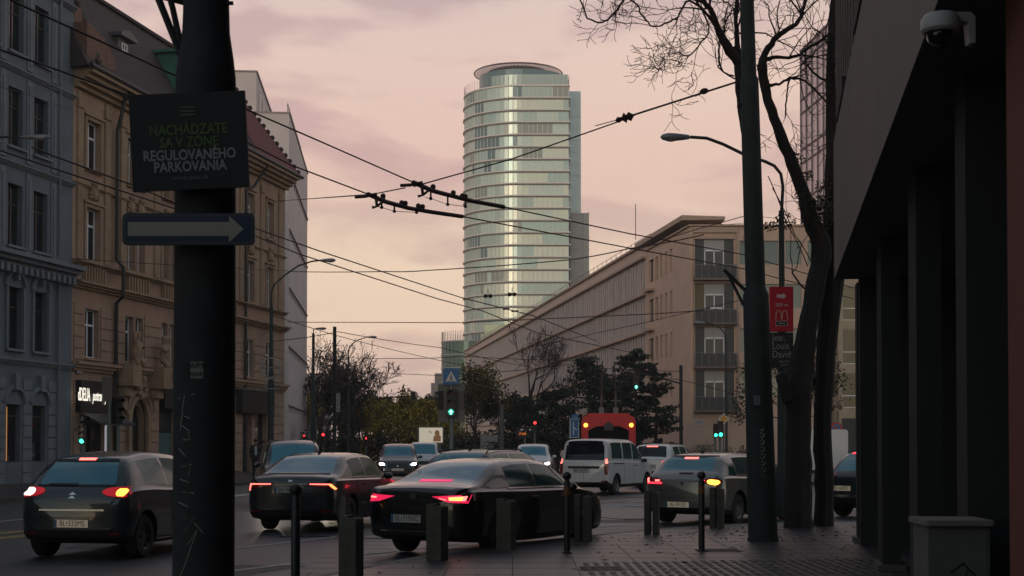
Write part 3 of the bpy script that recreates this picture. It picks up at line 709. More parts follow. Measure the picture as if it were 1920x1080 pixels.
# ------------------------------------------------------------------ the round glass tower
def make_tower():
    s = 417.0
    b = thing('round_tower', 'tall rounded glass office tower with pale floor bands and ring canopy on top', 'tower', (0, s, 0), 0)
    # plan: left half ellipse, flat right front
    def plan(off=0):
        P = []
        cx, cy, A, B = 3.0, 16.0, 17.4+off, 16.0+off
        P.append((16.6+off, 32+off)); P.append((16.6+off, -off))
        P += [(x, -off) for x in (13.5, 10.5, 7.5, 5.0)]
        n = 40
        for i in range(n+1):
            q = -math.pi/2 - math.pi*i/n
            P.append((cx+A*math.cos(q), cy+B*math.sin(q)))
        return P
    def resample(P, step):
        out_ = []; 
        for a, c in zip(P, P[1:]+P[:1]):
            a = Vector(a); c = Vector(c); k = max(1, round((c-a).length/step))
            out_ += [tuple(a+(c-a)*i/k) for i in range(k)]
        return out_
    base = resample(plan(0), 1.35)
    G = [mat('tg_pale', (.50,.59,.52), .30, metal=.5), mat('tg_teal', (.38,.50,.46), .28, metal=.5), mat('tg_dark', (.12,.19,.20), .3, metal=.3), mat('tg_cream', (.59,.63,.53), .32, metal=.5), mat('tg_brown', (.27,.28,.25), .3, metal=.4), mat('tg_grey', (.38,.46,.42), .3, metal=.5)]
    band = mat('floor_band', (.78,.68,.62), .6)
    r = random.Random(3); n = len(base); h = 3.62; top = 107.3; N_ = 29
    for f in range(N_):
        z0 = top-(f+1)*h; z1 = z0+h
        if z0 < 0: break
        mb = MB(); cur = 0; left = 0
        for i in range(n):
            a = base[i]; c = base[(i+1) % n]
            if left <= 0:
                low = f/18  # lower floors get more cream panels: sky reflection put into the colour
                q = r.random()
                if a[0] > 6 and a[1] < 1: cur = r.choices([0,1,3,5,4],[5,2,2+6*low,2,.6])[0]; left = r.randint(3,7)
                elif a[0] > -5: cur = r.choices([0,1,2,3,4,5],[3,2,1.6*(1.2-low),.5+6*low,1.2,3])[0]; left = r.randint(1,4)
                else: cur = r.choices([0,1,2,3,4,5],[1.2,3,2.2*(1.3-low),.2+1.5*low,1.4,6])[0]; left = r.randint(1,4)  # left end gets more grey panels: curved shading put into their colours
            left -= 1
            mb.quad((*a, z0+.25), (*c, z0+.25), (*c, z1), (*a, z1), cur)
        mb.build('glazing', G, b)
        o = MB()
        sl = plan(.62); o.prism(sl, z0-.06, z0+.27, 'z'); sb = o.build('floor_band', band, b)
        mk = MB(); mk.prism(plan(.30), z0-.42, z0-.061, 'z'); mk.build('painted_shadow', mat('band_shadow_tone', (.16,.17,.15), .6), sb)  # dark strip stands in for the shadow below the floor band
        mm = MB()
        for i in range(n):
            a = Vector(base[i]); d = (a-Vector((3,16))).normalized()*.16
            mm.box(a.x-.09, a.x+.09, a.y-.12, a.y+.03, z0+.27, z1-.42) if a.y < 1 else mm.prism([(a.x-.09,a.y),(a.x+d.x-.05,a.y+d.y),(a.x+d.x+.05,a.y+d.y),(a.x+.09,a.y)], z0+.27, z1-.42, 'z')
        mm.build('mullion', mat('mullion_pale', (.66,.68,.63), .5), sb)
    o = MB(); o.prism(plan(.45), top-.12, top+.3, 'z'); o.build('roof_slab', band, b)
    # roof screen fins on the left, glass screen on the right
    mb = MB()
    for i, p in enumerate(resample(plan(.2), 1.0)):
        mb.box(p[0]-.05, p[0]+.05, p[1]-.05, p[1]+.05, top+.3, top+3.0)
    mb.build('roof_screen', mat('screen_steel', (.34,.29,.28), .5), b)
    mb = MB(); P = resample(plan(-.1), 2.5)
    for a, c in zip(P, P[1:]+P[:1]):
        if a[0] > -6 and a[1] < 2.6: mb.quad((*a, top+.3), (*c, top+.3), (*c, top+3.4), (*a, top+3.4))
    mb.build('glass_screen', G[5], b)
    MB().prism([(3+13*math.cos(i*math.pi/16), 15+11*math.sin(i*math.pi/16)) for i in range(32)], top+.3, top+6.2, 'z').build('penthouse', [G[2]], b)
    # ring canopy
    mb = MB(); cx, cy, zr = 1.9, 15, 114.6
    ring = lambda rr, k=64: [(cx+rr*math.cos(2*math.pi*i/k), cy+rr*math.sin(2*math.pi*i/k), zr) for i in range(k+1)]
    for rr, th in ((13.4,.22),(12.4,.08),(11.4,.08),(10.4,.08),(9.4,.2)): mb.tube(ring(rr), th, 4, cap=False)
    for i in range(64):
        q = 2*math.pi*i/64; mb.tube([(cx+9*math.cos(q), cy+9*math.sin(q), zr), (cx+13.6*math.cos(q), cy+13.6*math.sin(q), zr+.1)], .10, 3)
    for i in range(12):
        q = 2*math.pi*i/12; mb.tube([(cx+9*math.cos(q), cy+9*math.sin(q), zr), (cx+9*math.cos(q), cy+9*math.sin(q), top)], .14, 4)
    mb.build('ring_canopy', mat('ring_steel', (.16,.085,.085), .5), b)
    MB().prism([(cx+9.3*math.cos(i*math.pi/20), cy+9.3*math.sin(i*math.pi/20)) for i in range(40)], zr-.5, zr+.2, 'z').build('canopy_disc', mat('disc_dark', (.09,.07,.07), .6), b)
    # slab behind right
    mb = MB(); mb.box(16.9, 20.9, 14, 30, 0, 109.2); mb.build('rear_slab', mat('rear_slab_glass', (.42,.52,.54), .3, metal=.4), b)
    mb = MB()
    for i in range(5): mb.box(16.9+i*.99, 17.0+i*.99, 13.9, 13.999, 0, 109)
    for j in range(30): mb.box(16.9, 20.9, 13.85, 13.899, j*3.62, j*3.62+.15)
    mb.build('rear_slab_mullion', mat('mullion_teal', (.5,.58,.58), .5), b)
    mb = MB(); mb.box(17.4, 22.9, 6, 13.8, 0, 70.5); mb.build('side_block', mat('side_block_glass', (.17,.17,.18), .25, metal=.3), b)
    mb = MB()
    for j in range(20): mb.box(17.3, 23.1, 5.85, 5.999, j*3.62+1.6, j*3.62+1.85)
    mb.box(21.4,22.9,5.8,5.849,0,70.4); mb.box(22.8,22.95,5.7,5.79,0,70.9)
    mb.build('side_block_band', mat('sb_band', (.24,.26,.24), .5), b)
    # podium to the left
    C = (-12.5, 2.0); rad = 8.2
    pod = [(C[0]+rad*math.cos(math.pi/2+math.pi*i/16), C[1]+rad*math.sin(math.pi/2+math.pi*i/16)) for i in range(17)]
    pod += [(3,-6.2),(3,10)]
    MB().prism(pod, 0, 31.5, 'z').build('podium', mat('podium_glass', (.05,.11,.09), .15, metal=.3), b)
    mb = MB()
    def around(P, off):
        return [(C[0]+(x-C[0])*off, C[1]+(y-C[1])*off) for x, y in P]
    for z in (31.5, 27.6, 23.7, 19.8, 15.9, 12, 8, 4): mb.prism(around(pod, 1.035), z, z+.3, 'z')
    mb.build('podium_band', mat('podium_band', (.30,.33,.29), .5), b)
    mb = MB()
    for i, p in enumerate(resample(pod, .9)): mb.box(p[0]-.06, p[0]+.06, p[1]-.2, p[1]+.05, 31.8, 34.6)
    mb.build('podium_railing', mat('screen_steel', (.34,.29,.28), .5), b)
    mb = MB()
    for i, p in enumerate(resample(pod, 1.3)): mb.box(p[0]-.08, p[0]+.08, p[1]-.25, p[1]+.05, 0, 31.5)
    mb.build('podium_mullion', mat('podium_mull', (.12,.17,.15), .5), b)
    MB().prism([(-8,-3),(14,-3),(14,-.5),(-8,-.5)], 31.8, 36.5, 'z').build('entrance_block', mat('entrance_glass', (.55,.62,.40), .3, metal=.2), b)
make_tower()

# ------------------------------------------------------------------ poles, lamps, signs
def mast(name, lab, cat, px, Y, prof, m, group=None, base_z=.12, n=20, px_abs=None):
    x = (px-960)/FPX*Y
    t = thing(name, lab, cat, (x, Y, base_z), 0, group)
    MB().lathe([(.001, 0)]+[(r_, z) for z, r_ in prof]+[(.001, prof[-1][0])], n).build('pole', m, t, smooth=True)
    return t
# foreground mast with the parking-zone plate
fm = mast('trolley_mast', 'thick near black mast carrying the parking zone plate and blue arrow plate', 'mast', 383, 9.5,
          [(0,.205),(2.9,.203),(3.95,.20),(4.0,.198),(4.12,.185),(4.3,.158),(4.5,.152),(7.5,.145)], M_mast)
for z in (4.48,4.72): MB().tube([(.14,-.05,z),(.19,-.05,z)], .014, 6).build('bolt', M_mast, fm)
mb = MB()
mb.tube([(-.13,0,4.50),(-.30,-.02,4.54)], .025, 6); mb.build('clamp', M_mast, fm)
mb = MB(); mb.tube([(-.16,-.05,4.14),(-.33,-.05,4.56),(-.46,-.05,4.9)], .026, 6); mb.tube([(-.15,-.05,4.16),(-.215,-.05,4.45),(-.30,-.05,4.75)], .022, 6)
mb.build('strut', M_mast, fm)
# sticker + scratched tag
M_stick = mat('sticker_white', (.22,.22,.21), .7, var=.4, vscale=20)
mb = MB()
for j in range(4):
    for i in range(4):
        q0 = R(-104+i*6.0); q1 = R(-104+(i+1)*6.0); zz = 1.58-.12+.12+j*.03
        z0, z1 = 1.96+j*.028, 1.96+(j+1)*.028
        mb.quad((.2055*math.cos(q0),.2055*math.sin(q0),z0),(.2055*math.cos(q1),.2055*math.sin(q1),z0),(.2055*math.cos(q1),.2055*math.sin(q1),z1),(.2055*math.cos(q0),.2055*math.sin(q0),z1))
stk = mb.build('sticker', M_stick, fm)
text('sticker_text', 'DRUM', .05, M_black, stk, (-.035,-.2085,2.045), ext=.001); text('sticker_text', 'PARADE', .035, M_black, stk, (-.035,-.2085,1.99), ext=.001)
def scrib(pts, rad, r_, parent, name='graffiti', zc=0, m=None):
    mb = MB(); P_ = []
    for x, z in pts:
        y = -math.sqrt(max(1e-5, r_*r_-x*x))-.001; P_.append((x, y, z+zc))
    mb.tube(P_, rad, 4); return mb.build(name, m, parent)
M_graf = mat('graffiti_grey', (.38,.38,.36), .7)
G1 = [[(-.14,1.83),(-.02,1.86)],[(-.09,1.85),(-.12,1.62)],[(-.05,1.7),(-.11,1.72),(-.12,1.66),(-.06,1.62),(-.05,1.56),(-.1,1.56)],[(-.13,1.50),(-.08,1.45),(-.12,1.38),(-.03,1.40),(-.06,1.33)],
      [(-.12,1.30),(-.05,1.28),(-.11,1.22),(-.02,1.21)],[(-.13,1.15),(-.06,1.12),(-.09,1.04),(-.01,1.06),(-.08,.96),(.0,.97),(-.06,.88)],[(-.02,1.02),(.04,.95)],[(-.0,.97),(-.08,.74),(-.12,.66)]]
for g_ in G1: scrib(g_, .0028, .2055, fm, m=M_graf)
# parking-zone plate
pz = thing('parking_plate', 'black parking zone plate with green and white lettering on the near mast', 'sign', (at(355,265,9.2).x, 9.2, at(355,265,9.2).z), R(2.5))
mb = MB(); mb.box(-.375,.375,-.012,.012,-.315,.315); pl = mb.build('plate', mat('plate_black', (.016,.018,.020), .7), pz, M=Matrix.Rotation(R(-3.0), 4, 'Y'))
M_pg = mat('plate_green', (.065,.125,.03), .6); M_pw = mat('plate_grey', (.27,.28,.30), .6)
text('lettering', 'NACH\u00c1DZATE', .094, M_pg, pl, (0,-.016,.072), sx=.80, ext=.001, bold=.02); text('lettering', 'SA V Z\u00d3NE', .094, M_pg, pl, (0,-.016,-.010), sx=.80, ext=.001, bold=.02)
text('lettering', 'REGULOVAN\u00c9HO', .094, M_pw, pl, (0,-.016,-.092), sx=.80, ext=.001, bold=.02); text('lettering', 'PARKOVANIA', .094, M_pw, pl, (0,-.016,-.168), sx=.80, ext=.001, bold=.02)
text('web_address', 'www.paas.sk', .045, mat('plate_dim', (.14,.15,.16), .6), pl, (0,-.016,-.238), ext=.001)
mb = MB()
for i in range(3): mb.box(-.05,.045,-.016,-.0125,.165+i*.024,.165+i*.024+.013)
mb.build('emblem', mat('emblem_dim', (.07,.10,.06), .6), pl)
# blue one-way arrow plate
ap = thing('arrow_plate', 'long blue plate with white arrow pointing right on the near mast', 'sign', (at(354,430,9.2).x, 9.2, at(354,430,9.2).z), 0)
def rrect(w_, h_, r_, n=5):
    P_ = []
    for cx, cz, q0 in ((w_-r_,h_-r_,0),(-w_+r_,h_-r_,90),(-w_+r_,-h_+r_,180),(w_-r_,-h_+r_,270)):
        P_ += [(cx+r_*math.cos(R(q0+90*i/n)), cz+r_*math.sin(R(q0+90*i/n))) for i in range(n+1)]
    return P_
pl = MB().prism(rrect(.43,.104,.035), -.012, .012).build('plate', mat('plate_navy', (.010,.030,.070), .35), ap)
MB().prism(rrect(.422,.096,.03), -.0125, -.0145).prism(rrect(.41,.084,.025), -.0146, -.016, mi=1).build('border', [mat('plate_edge', (.05,.055,.06), .5), MATS['plate_navy']], pl)
MB().prism([(-.39,-.045),(.265,-.045),(.265,-.085),(.36,0),(.265,.085),(.265,.045),(-.39,.045)], -.0162, -.019).build('arrow', mat('arrow_grey', (.30,.30,.26), .6), pl)

# right foreground mast
rm = mast('trolley_mast', 'tall dark stepped trolley mast on the pavement beside the red sign, graffiti at its foot', 'mast', 1433, 22.6,
          [(0,.25),(.05,.25),(.06,.235),(2.5,.215),(3.9,.205),(4.02,.16),(4.15,.158),(7.35,.148),(7.42,.118),(11,.105)], M_mast2)
rm.location.x = (1430-960)/FPX*22.6
rm.rotation_euler = (0, R(-1.5), 0)
for k in range(7):
    z = 1.75-k*.11; scrib([(-.04,z),(.03,z+.03),(-.03,z-.06),(.04,z-.05),(.0,z-.1)], .006, .222, rm, m=M_graf)
MB().box(-.12,-.02,-.225,-.20,2.15,2.3).build('sticker', mat('sticker_blue', (.12,.15,.18), .6), rm)
mb = MB(); mb.tube([(-.16,0,3.98),(-.42,0,4.25),(-.5,0,4.32)], .03, 6); mb.tube([(-.2,0,3.75),(-.45,0,4.3)], .025, 6); mb.tube([(-.1,0,6.95),(-.2,0,6.97)], .05, 6)
mb.build('bracket', M_mast2, rm)
# street lamp behind it
def lamp_head(parent, loc, rz, L_=.55, lit=False, m=None, name='lamp_head'):
    mb = MB(); prof = [(.01,0),(.055,.02),(.075,.12),(.1,.3),(.105,.42),(.07,.52),(.01,.56)]
    vs = []
    mb.M = Matrix.Diagonal((1,1,.85,1))
    mb.lathe([(r_, -z*L_/.55) for r_, z in prof], 12, 'x')
    o = mb.build(name, m or mat('lamp_grey', (.17,.18,.20), .4, metal=.2), parent, smooth=True)
    o.matrix_local = Matrix.Translation(loc) @ Matrix.Rotation(rz, 4, 'Z')
    mb = MB(); mb.ball((-.36*L_/.55, 0, -.045), .085*L_/.55, (1.5,1,.55)); mb.build('lens', mat('lamp_lens', (.25,.22,.21), .15), o, smooth=True)
    return o
def street_lamp(lab, px, ytop, Y, arm, base_h=None, group='street lamps with long arms', m=None, r0=.09, head=.55, kink=0, pole_z=None):
    # arm: list of pixel points from the pole top to the head
    m = m or M_mast2
    x = (px-960)/FPX*Y; top = at(px, ytop, Y).z-.12
    t = thing('street_lamp', lab, 'street lamp', (x, Y, .12), 0, group)
    MB().lathe([(.001,0),(r0*1.5,0),(r0*1.45,1.0),(r0*1.1,1.05),(r0*.95,top*.62),(r0*.62,top*.63),(r0*.6,top),(.001,top)], 14).build('pole', m, t, smooth=True)
    P_ = [Vector((0,0,top-.05))]
    for p in arm:
        q = at(p[0], p[1], Y); P_.append(Vector((q.x-x, 0, q.z-.12)))
    MB().tube(P_, [.035]*len(P_), 8).build('arm', m, t, smooth=True)
    e = P_[-1]; d = -1 if e.x > P_[-2].x else 1
    lamp_head(t, e, 0 if d > 0 else math.pi, head)
    return t
t = street_lamp('street lamp with grey head reaching left behind the stepped mast', 1467, 395, 30,
            [(1468,350),(1464,326),(1452,311),(1435,303),(1392,288),(1355,270),(1325,259),(1294,257)], r0=.10, head=.62)
t = street_lamp('street lamp at the ochre house with curved arm towards the road and ring of cables', 508, 575, 61,
            [(508,550),(515,533),(535,515),(560,498),(585,490),(602,488)], r0=.13, head=.62)
mb = MB(); zc = at(508,690,61).z-.12
mb.tube([(.42*math.cos(i*math.pi/8), -.1, zc+.42*math.sin(i*math.pi/8)) for i in range(17)], .035, 5, cap=False); mb.tube([(-.42,-.1,zc),(.42,-.1,zc)], .03, 5)
mb.tube([(-.2,-.12,zc-.9),(.35,-.12,zc-.9),(.35,-.12,zc-.6),(0,-.12,zc-.45),(-.2,-.12,zc-.6),(-.2,-.12,zc-.9)], .03, 5); mb.build('christmas_decoration', M_steel, t)
street_lamp('short arm street lamp on a dark mast in front of the dark trees', 587, 625, 97, [(588,618),(592,616)], r0=.16, head=.72)
street_lamp('thin street lamp with rising arm in the middle of the tree group', 653, 665, 103, [(654,655),(660,645),(672,637),(688,632)], r0=.10, head=.72)
street_lamp('pale street lamp leaning left in front of the balconies', 1362, 640, 80, [(1361,628),(1350,615),(1335,607),(1322,605)], r0=.07, head=.62)
t = street_lamp('street lamp high against the blue house, head pointing right', -60, 262, 45, [(-50,256),(0,257),(38,257)], r0=.10, head=.95)
# plain masts
mast('trolley_mast', 'plain dark mast left of the middle, with a small black and white plate', 'mast', 627, 89, [(0,.13),(8.9,.11)], M_mast)
p = thing('number_plate_board', 'small black and white striped board on the plain dark mast', 'sign', (at(634,755,88.6).x, 88.6, at(634,755,88.6).z), 0)
MB().box(-.12,.12,-.02,.02,-.58,.58).build('board', mat('board_white', (.35,.34,.34), .6), p)
for k in range(4): text('lettering', 'X', .26, M_black, p, (0,-.022,.42-.27*k), ext=.002)
mast('trolley_mast', 'thin dark mast between the street lamps on the far left pavement', 'mast', 664, 112, [(0,.10),(6.0,.09)], M_mast)
mast('trolley_mast', 'grey mast standing right of the green arrow signal', 'mast', 941, 78, [(0,.12),(3.7,.11)], mat('mast_light', (.09,.09,.09), .6))
mast('trolley_mast', 'dark mast at the corner of the office block by the dark pines', 'mast', 1277, 84, [(0,.11),(6.2,.10)], M_mast)
mast('thin_post', 'thin dark post in front of the bare tree in the middle', 'post', 935, 82, [(0,.035),(4.6,.03)], M_mast)

# signal heads
def signal(parent, x, z, lit=None, yaw=0, s=1.0, arrow=False, y=0, board=None, name='signal_head'):
    M0 = Matrix.Translation((x, y, z)) @ Matrix.Rotation(yaw, 4, 'Z')
    mb = MB(); mb.box(-.15*s,.15*s,-.1*s,.12*s,-.45*s,.45*s)
    hd = mb.build(name, mat('signal_black', (.012,.013,.013), .5), parent, M=M0)
    for k, cn in enumerate(('red','amber','green')):
        zz = (.29-.29*k)*s
        on = (lit == cn)
        c = {'red': (1,.03,.04), 'amber': (1,.5,.05), 'green': (.05,1,.62)}[cn]
        m_ = lamp('lamp_%s_on' % cn, c, 3.2) if on else mat('lamp_%s_off' % cn, tuple(v*.03+.004 for v in c), .3)
        ar = arrow and on
        MB().lathe([(.001,-.105*s),(.105*s,-.105*s),(.105*s,-.1*s)], 16, 'y').build('lens', m_ if not ar else lamp('lamp_arrow_back', (.0,.5,.3), .45), hd, M=Matrix.Translation((0,0,zz)))
        if ar: MB().prism([(-.03*s,-.08*s),(.03*s,-.08*s),(.03*s,0),(.085*s,0),(0,.085*s),(-.085*s,0),(-.03*s,0)], -.112*s, -.108*s).build('arrow', lamp('lamp_arrow', (.25,1,.75), 3), hd, M=Matrix.Translation((0,0,zz)))
        v = MB()
        for i in range(9):
            q0 = R(i*22.5); q1 = R((i+1)*22.5) if i < 8 else R(180)
            v.quad((.115*s*math.cos(q0),-.1*s,.115*s*math.sin(q0)),(.115*s*math.cos(q1),-.1*s,.115*s*math.sin(q1)),(.115*s*math.cos(q1),-.26*s,.115*s*math.sin(q1)),(.115*s*math.cos(q0),-.26*s,.115*s*math.sin(q0)))
        v.build('visor', MATS['signal_black'], hd, M=Matrix.Translation((0,0,zz)))
    if board: MB().box(-board,board,.121*s,.14*s,-.62*s,.62*s).build('backing_board', mat('board_olive', (.10,.10,.09), .6), hd)
    return hd
def plate_sign(parent, name, x, z, w_, h_, m, y=-.06, M=None):
    return MB().prism(rrect(w_/2,h_/2,min(w_,h_)*.08,3), -.012, .012).build(name, m, parent, M=Matrix.Translation((x,y,z)) @ (M or Matrix()))
M_sblue = mat('sign_blue', (.012,.10,.25), .4); M_swhite = mat('sign_white', (.5,.5,.5), .5)
# main green arrow signal with crossing sign
Y = 53.0; sx = FPX/Y
ts = thing('traffic_light', 'traffic light showing a green arrow on a grey post with side heads', 'traffic light', ((846-960)/sx, Y, .12), 0)
MB().lathe([(.001,0),(.2,0),(.17,.5),(.10,.9),(.08,1.2),(.08,3.15),(.001,3.15)], 14).build('post', mat('post_grey', (.10,.13,.13), .5), ts, smooth=True)
zz = at(845,757,Y).z-.12
signal(ts, 0, zz+.02, 'green', 0, 1.15, True, -.12, board=.5)
for s_ in (-1, 1):
    for dz in (.25,-.12): pass
    signal(ts, s_*.42, zz+.15, None, R(80*s_), .75, y=.05)
cs = thing('crossing_sign', 'blue square pedestrian crossing sign above the green arrow signal', 'sign', ((846-960)/sx, Y-.1, at(846,706,Y).z), 0)
pl = MB().prism(rrect(.30,.31,.03), -.012, .012).build('plate', M_sblue, cs)
MB().prism([(-.22,-.2),(.22,-.2),(0,.2)], -.0145, -.0125).build('triangle', M_swhite, pl)
fg = MB(); K = lambda P_: fg.prism(P_, -.018, -.015)
K([(.0,.02),(.035,-.02),(.03,-.08),(.07,-.16),(.045,-.17),(.005,-.1),(-.04,-.17),(-.07,-.16),(-.015,-.08),(-.02,-.03),(-.06,-.06),(-.07,-.04)])
K([(.01+.028*math.cos(i*.785), .055+.028*math.sin(i*.785)) for i in range(8)])
for i in range(5): K([(-.2+i*.09,-.195),(-.15+i*.09,-.195),(-.145+i*.085,-.175),(-.185+i*.085,-.175)])
fg.build('pedestrian_figure', M_black, pl)
mb = MB(); mb.tube([(0,.06,-1.2),(0,.06,.3)], .035, 8); mb.build('bracket', M_steel, cs)

def small_signal(lab, px, py, Y, lit, s=1.0, yaw=0, arrow=False, group='traffic lights at the crossing', post=True, base=.12):
    q = at(px, py, Y); off = {'red': .29, 'amber': 0, 'green': -.29}.get(lit, 0)*s
    t = thing('traffic_light', lab, 'traffic light', (q.x, Y, base), 0, group)
    if post: MB().lathe([(.001,0),(.06,0),(.06,q.z-off-base),(.001,q.z-off-base)], 10).build('post', MATS['post_grey'], t)
    signal(t, 0 if not post else .0, q.z-off-base, lit, yaw, s, arrow, -.16 if post else 0)
    return t
small_signal('small traffic light showing red just right of the white block', 607, 815, 92, 'red', .9)
small_signal('dim red traffic light close to the hoarding edge', 571, 817, 98, 'red', .55)
small_signal('tiny red traffic light left of the yellow tree', 687, 822, 104, 'red', .6)
small_signal('traffic light showing red beside the orange display board', 1003, 793, 80, 'red', .75)
small_signal('traffic light showing green to the left of the yellow diamond sign', 1341, 816, 75, 'green', .8)
small_signal('traffic light showing dim green below the yellow diamond sign', 1350, 815, 74, 'green', .95)
small_signal('unlit traffic light seen from behind next to the lit shop sign', 222, 770, 50, None, 1.05, R(60))
small_signal('traffic light showing green low in front of the shop window', 157, 827, 47, 'green', .7)
# gantry with green arrow in the pines
q = at(1193, 725, 82)
g_ = thing('gantry_signal', 'green arrow traffic light hanging from a mast arm in front of the pines', 'traffic light', ((1277-960)/FPX*83, 83, .12), 0)
ax = q.x-g_.location.x
MB().tube([(0,0,.0),(0,0,q.z+.1),(ax,-.8,q.z+.75)], [.08,.07,.05], 8).build('mast_arm', M_mast, g_)
signal(g_, ax, q.z-.12+.3, 'green', 0, 1.1, True, -.9)
# arm far left-centre with signals
mb = MB(); g2 = thing('signal_gantry', 'curved mast arm reaching right over the road by the yellow tree', 'mast', ((674-960)/FPX*110, 110, .12), 0)
P_ = [Vector((at(px,py,110).x-g2.location.x, 0, at(px,py,110).z-.12)) for px, py in ((674,860),(674,780),(680,760),(695,750),(730,745),(775,742))]
P_[0].z = 0
MB().tube(P_, .06, 6).build('arm', M_mast, g2)
MB().box(P_[-1].x-.15,P_[-1].x+.15,-.1,.1,P_[-1].z-.3,P_[-1].z+.3).build('signal_head', MATS['signal_black'], g2)
# yellow diamond
dm = thing('priority_sign', 'yellow diamond priority road sign on a thin pole before the office block', 'sign', ((1357-960)/FPX*75.5, 75.5, .0), 0)
mb = MB(); mb.tube([(0,.05,0),(0,.05,3.3)], .035, 8); mb.build('pole', MATS['post_grey'], dm)
MB().prism([(0,-.3),(.3,0),(0,.3),(-.3,0)], -.01, .01).build('plate', M_swhite, dm, M=Matrix.Translation((0,-.02,3.0)))
MB().prism([(0,-.22),(.22,0),(0,.22),(-.22,0)], -.016, -.011).build('face', mat('sign_yellow', (.55,.26,.03), .5), dm, M=Matrix.Translation((0,-.02,3.0)))
# blue lane sign and bike sign
ls = thing('lane_sign', 'blue lane merge sign left of the red trolleybus', 'sign', ((1077-960)/FPX*62, 62, 0), 0)
mb = MB(); mb.tube([(-.2,.05,0),(-.2,.05,2.9)], .03, 6); mb.build('pole', MATS['post_grey'], ls)
pl = MB().prism(rrect(.2,.42,.03,3), -.012, .012).build('plate', M_swhite, ls, M=Matrix.Translation((0,0,2.35)))
MB().prism(rrect(.17,.39,.03,3), -.015, -.0125).build('face', M_sblue, pl)
MB().prism([(-.06,-.3),(-.02,-.3),(-.02,0),(.1,-.1),(.12,-.07),(-.02,.06),(-.02,.3),(-.06,.3)], -.019, -.0155).build('arrow', M_swhite, pl)
bs = thing('bicycle_sign', 'small blue bicycle sign above the lane merge sign', 'sign', ((1078-960)/FPX*62, 61.95, at(1078,784,62).z), 0)
pl = MB().prism(rrect(.16,.16,.03,3), -.012, .012).build('plate', M_sblue, bs)
mb = MB()
for s_ in (-.07,.07): mb.tube([(s_+.045*math.cos(i*.785), -.016, -.04+.045*math.sin(i*.785)) for i in range(9)], .007, 4, cap=False)
mb.tube([(-.07,-.016,-.04),(-.02,-.016,.04),(.05,-.016,.04),(.07,-.016,-.04)], .007, 4); mb.build('bicycle_symbol', M_swhite, pl)
# no-stopping signs seen right of the trunks
for py, lab in ((803, 'upper round red and blue no stopping sign in the gap behind the trunks'), (817, 'lower round red and blue no stopping sign in the gap behind the trunks')):
    ns = thing('no_stopping_sign', lab, 'sign', ((1568-960)/FPX*60, 60, at(1568,py,60).z), R(-15), 'no stopping signs')
    d_ = MB().lathe([(.001,-.01),(.26,-.01),(.26,.01),(.001,.01)], 20, 'y').build('disc', mat('sign_red', (.45,.03,.04), .5), ns)
    MB().lathe([(.001,-.014),(.19,-.014),(.19,-.011)], 20, 'y').build('face', M_sblue, d_)
    MB().box(-.19,.19,-.02,-.015,-.03,.03).build('bar', MATS['sign_red'], d_, M=Matrix.Rotation(R(45), 4, 'Y'))
mast('sign_post', 'thin grey post carrying the round no stopping signs', 'post', 1571, 60.1, [(0,.03),(2.9,.03)], M_steel)

# red and black advertising signs on the lamp pole
Y = 29.7; q = at(1464.5, 580, Y)
rs = thing('red_sign', 'red restaurant direction sign with white arrow and arches on the lamp pole', 'sign', (q.x, Y, q.z), 0)
s_ = FPX/Y
pl = MB().box(-.245,.245,-.06,.06,-.47,.47).build('panel', mat('sign_crimson', (.42,.010,.030), .45), rs)
M_sw = mat('sign_dim_white', (.50,.42,.44), .6)
MB().prism([(-.10,.235),(.02,.235),(.02,.205),(.10,.27),(.02,.335),(.02,.305),(-.10,.305)], -.066, -.061).build('arrow', M_sw, pl)
text('lettering', '200 m', .105, M_sw, pl, (-.0,-.064,.085), ext=.002)
mb = MB()
for s2 in (-1, 1):
    mb.tube([(s2*.005+s2*(.06+.058*math.cos(math.pi*i/10)), -.066, -.22+ .19*math.sin(math.pi*i/10)**.75) for i in range(11)], .013, 6)
mb.build('arches_logo', mat('arches', (.50,.22,.16), .6), pl)
dr = MB().box(-.115,.115,-.066,-.061,-.345,-.255).build('drive_panel', M_black, pl); text('lettering', 'drive', .07, M_sw, dr, (0,-.069,-.30), ext=.002, shear=.3)
MB().box(-.125,.125,-.063,-.0605,-.355,-.245).build('drive_border', M_sw, pl)
q = at(1464.5, 657, Y)
jl = thing('salon_sign', 'black hair salon sign with grey serif lettering hung under the red sign', 'sign', (q.x, Y, q.z), 0)
pl = MB().box(-.245,.245,-.06,.06,-.37,.37).build('panel', mat('sign_black', (.012,.013,.016), .4), jl)
M_jl = mat('sign_grey_letter', (.24,.25,.28), .6)
for k, wd in enumerate(('Jean', 'Louis', 'David')): text('lettering', wd, .21, M_jl, pl, (-.2,-.064,.26-.175*k), ext=.002, sx=.80, align='LEFT')
text('lettering', 'BEAUTY', .06, M_jl, pl, (.06,-.064,-.24), ext=.001); text('lettering', 'SALON', .05, M_jl, pl, (.06,-.064,-.31), ext=.001)

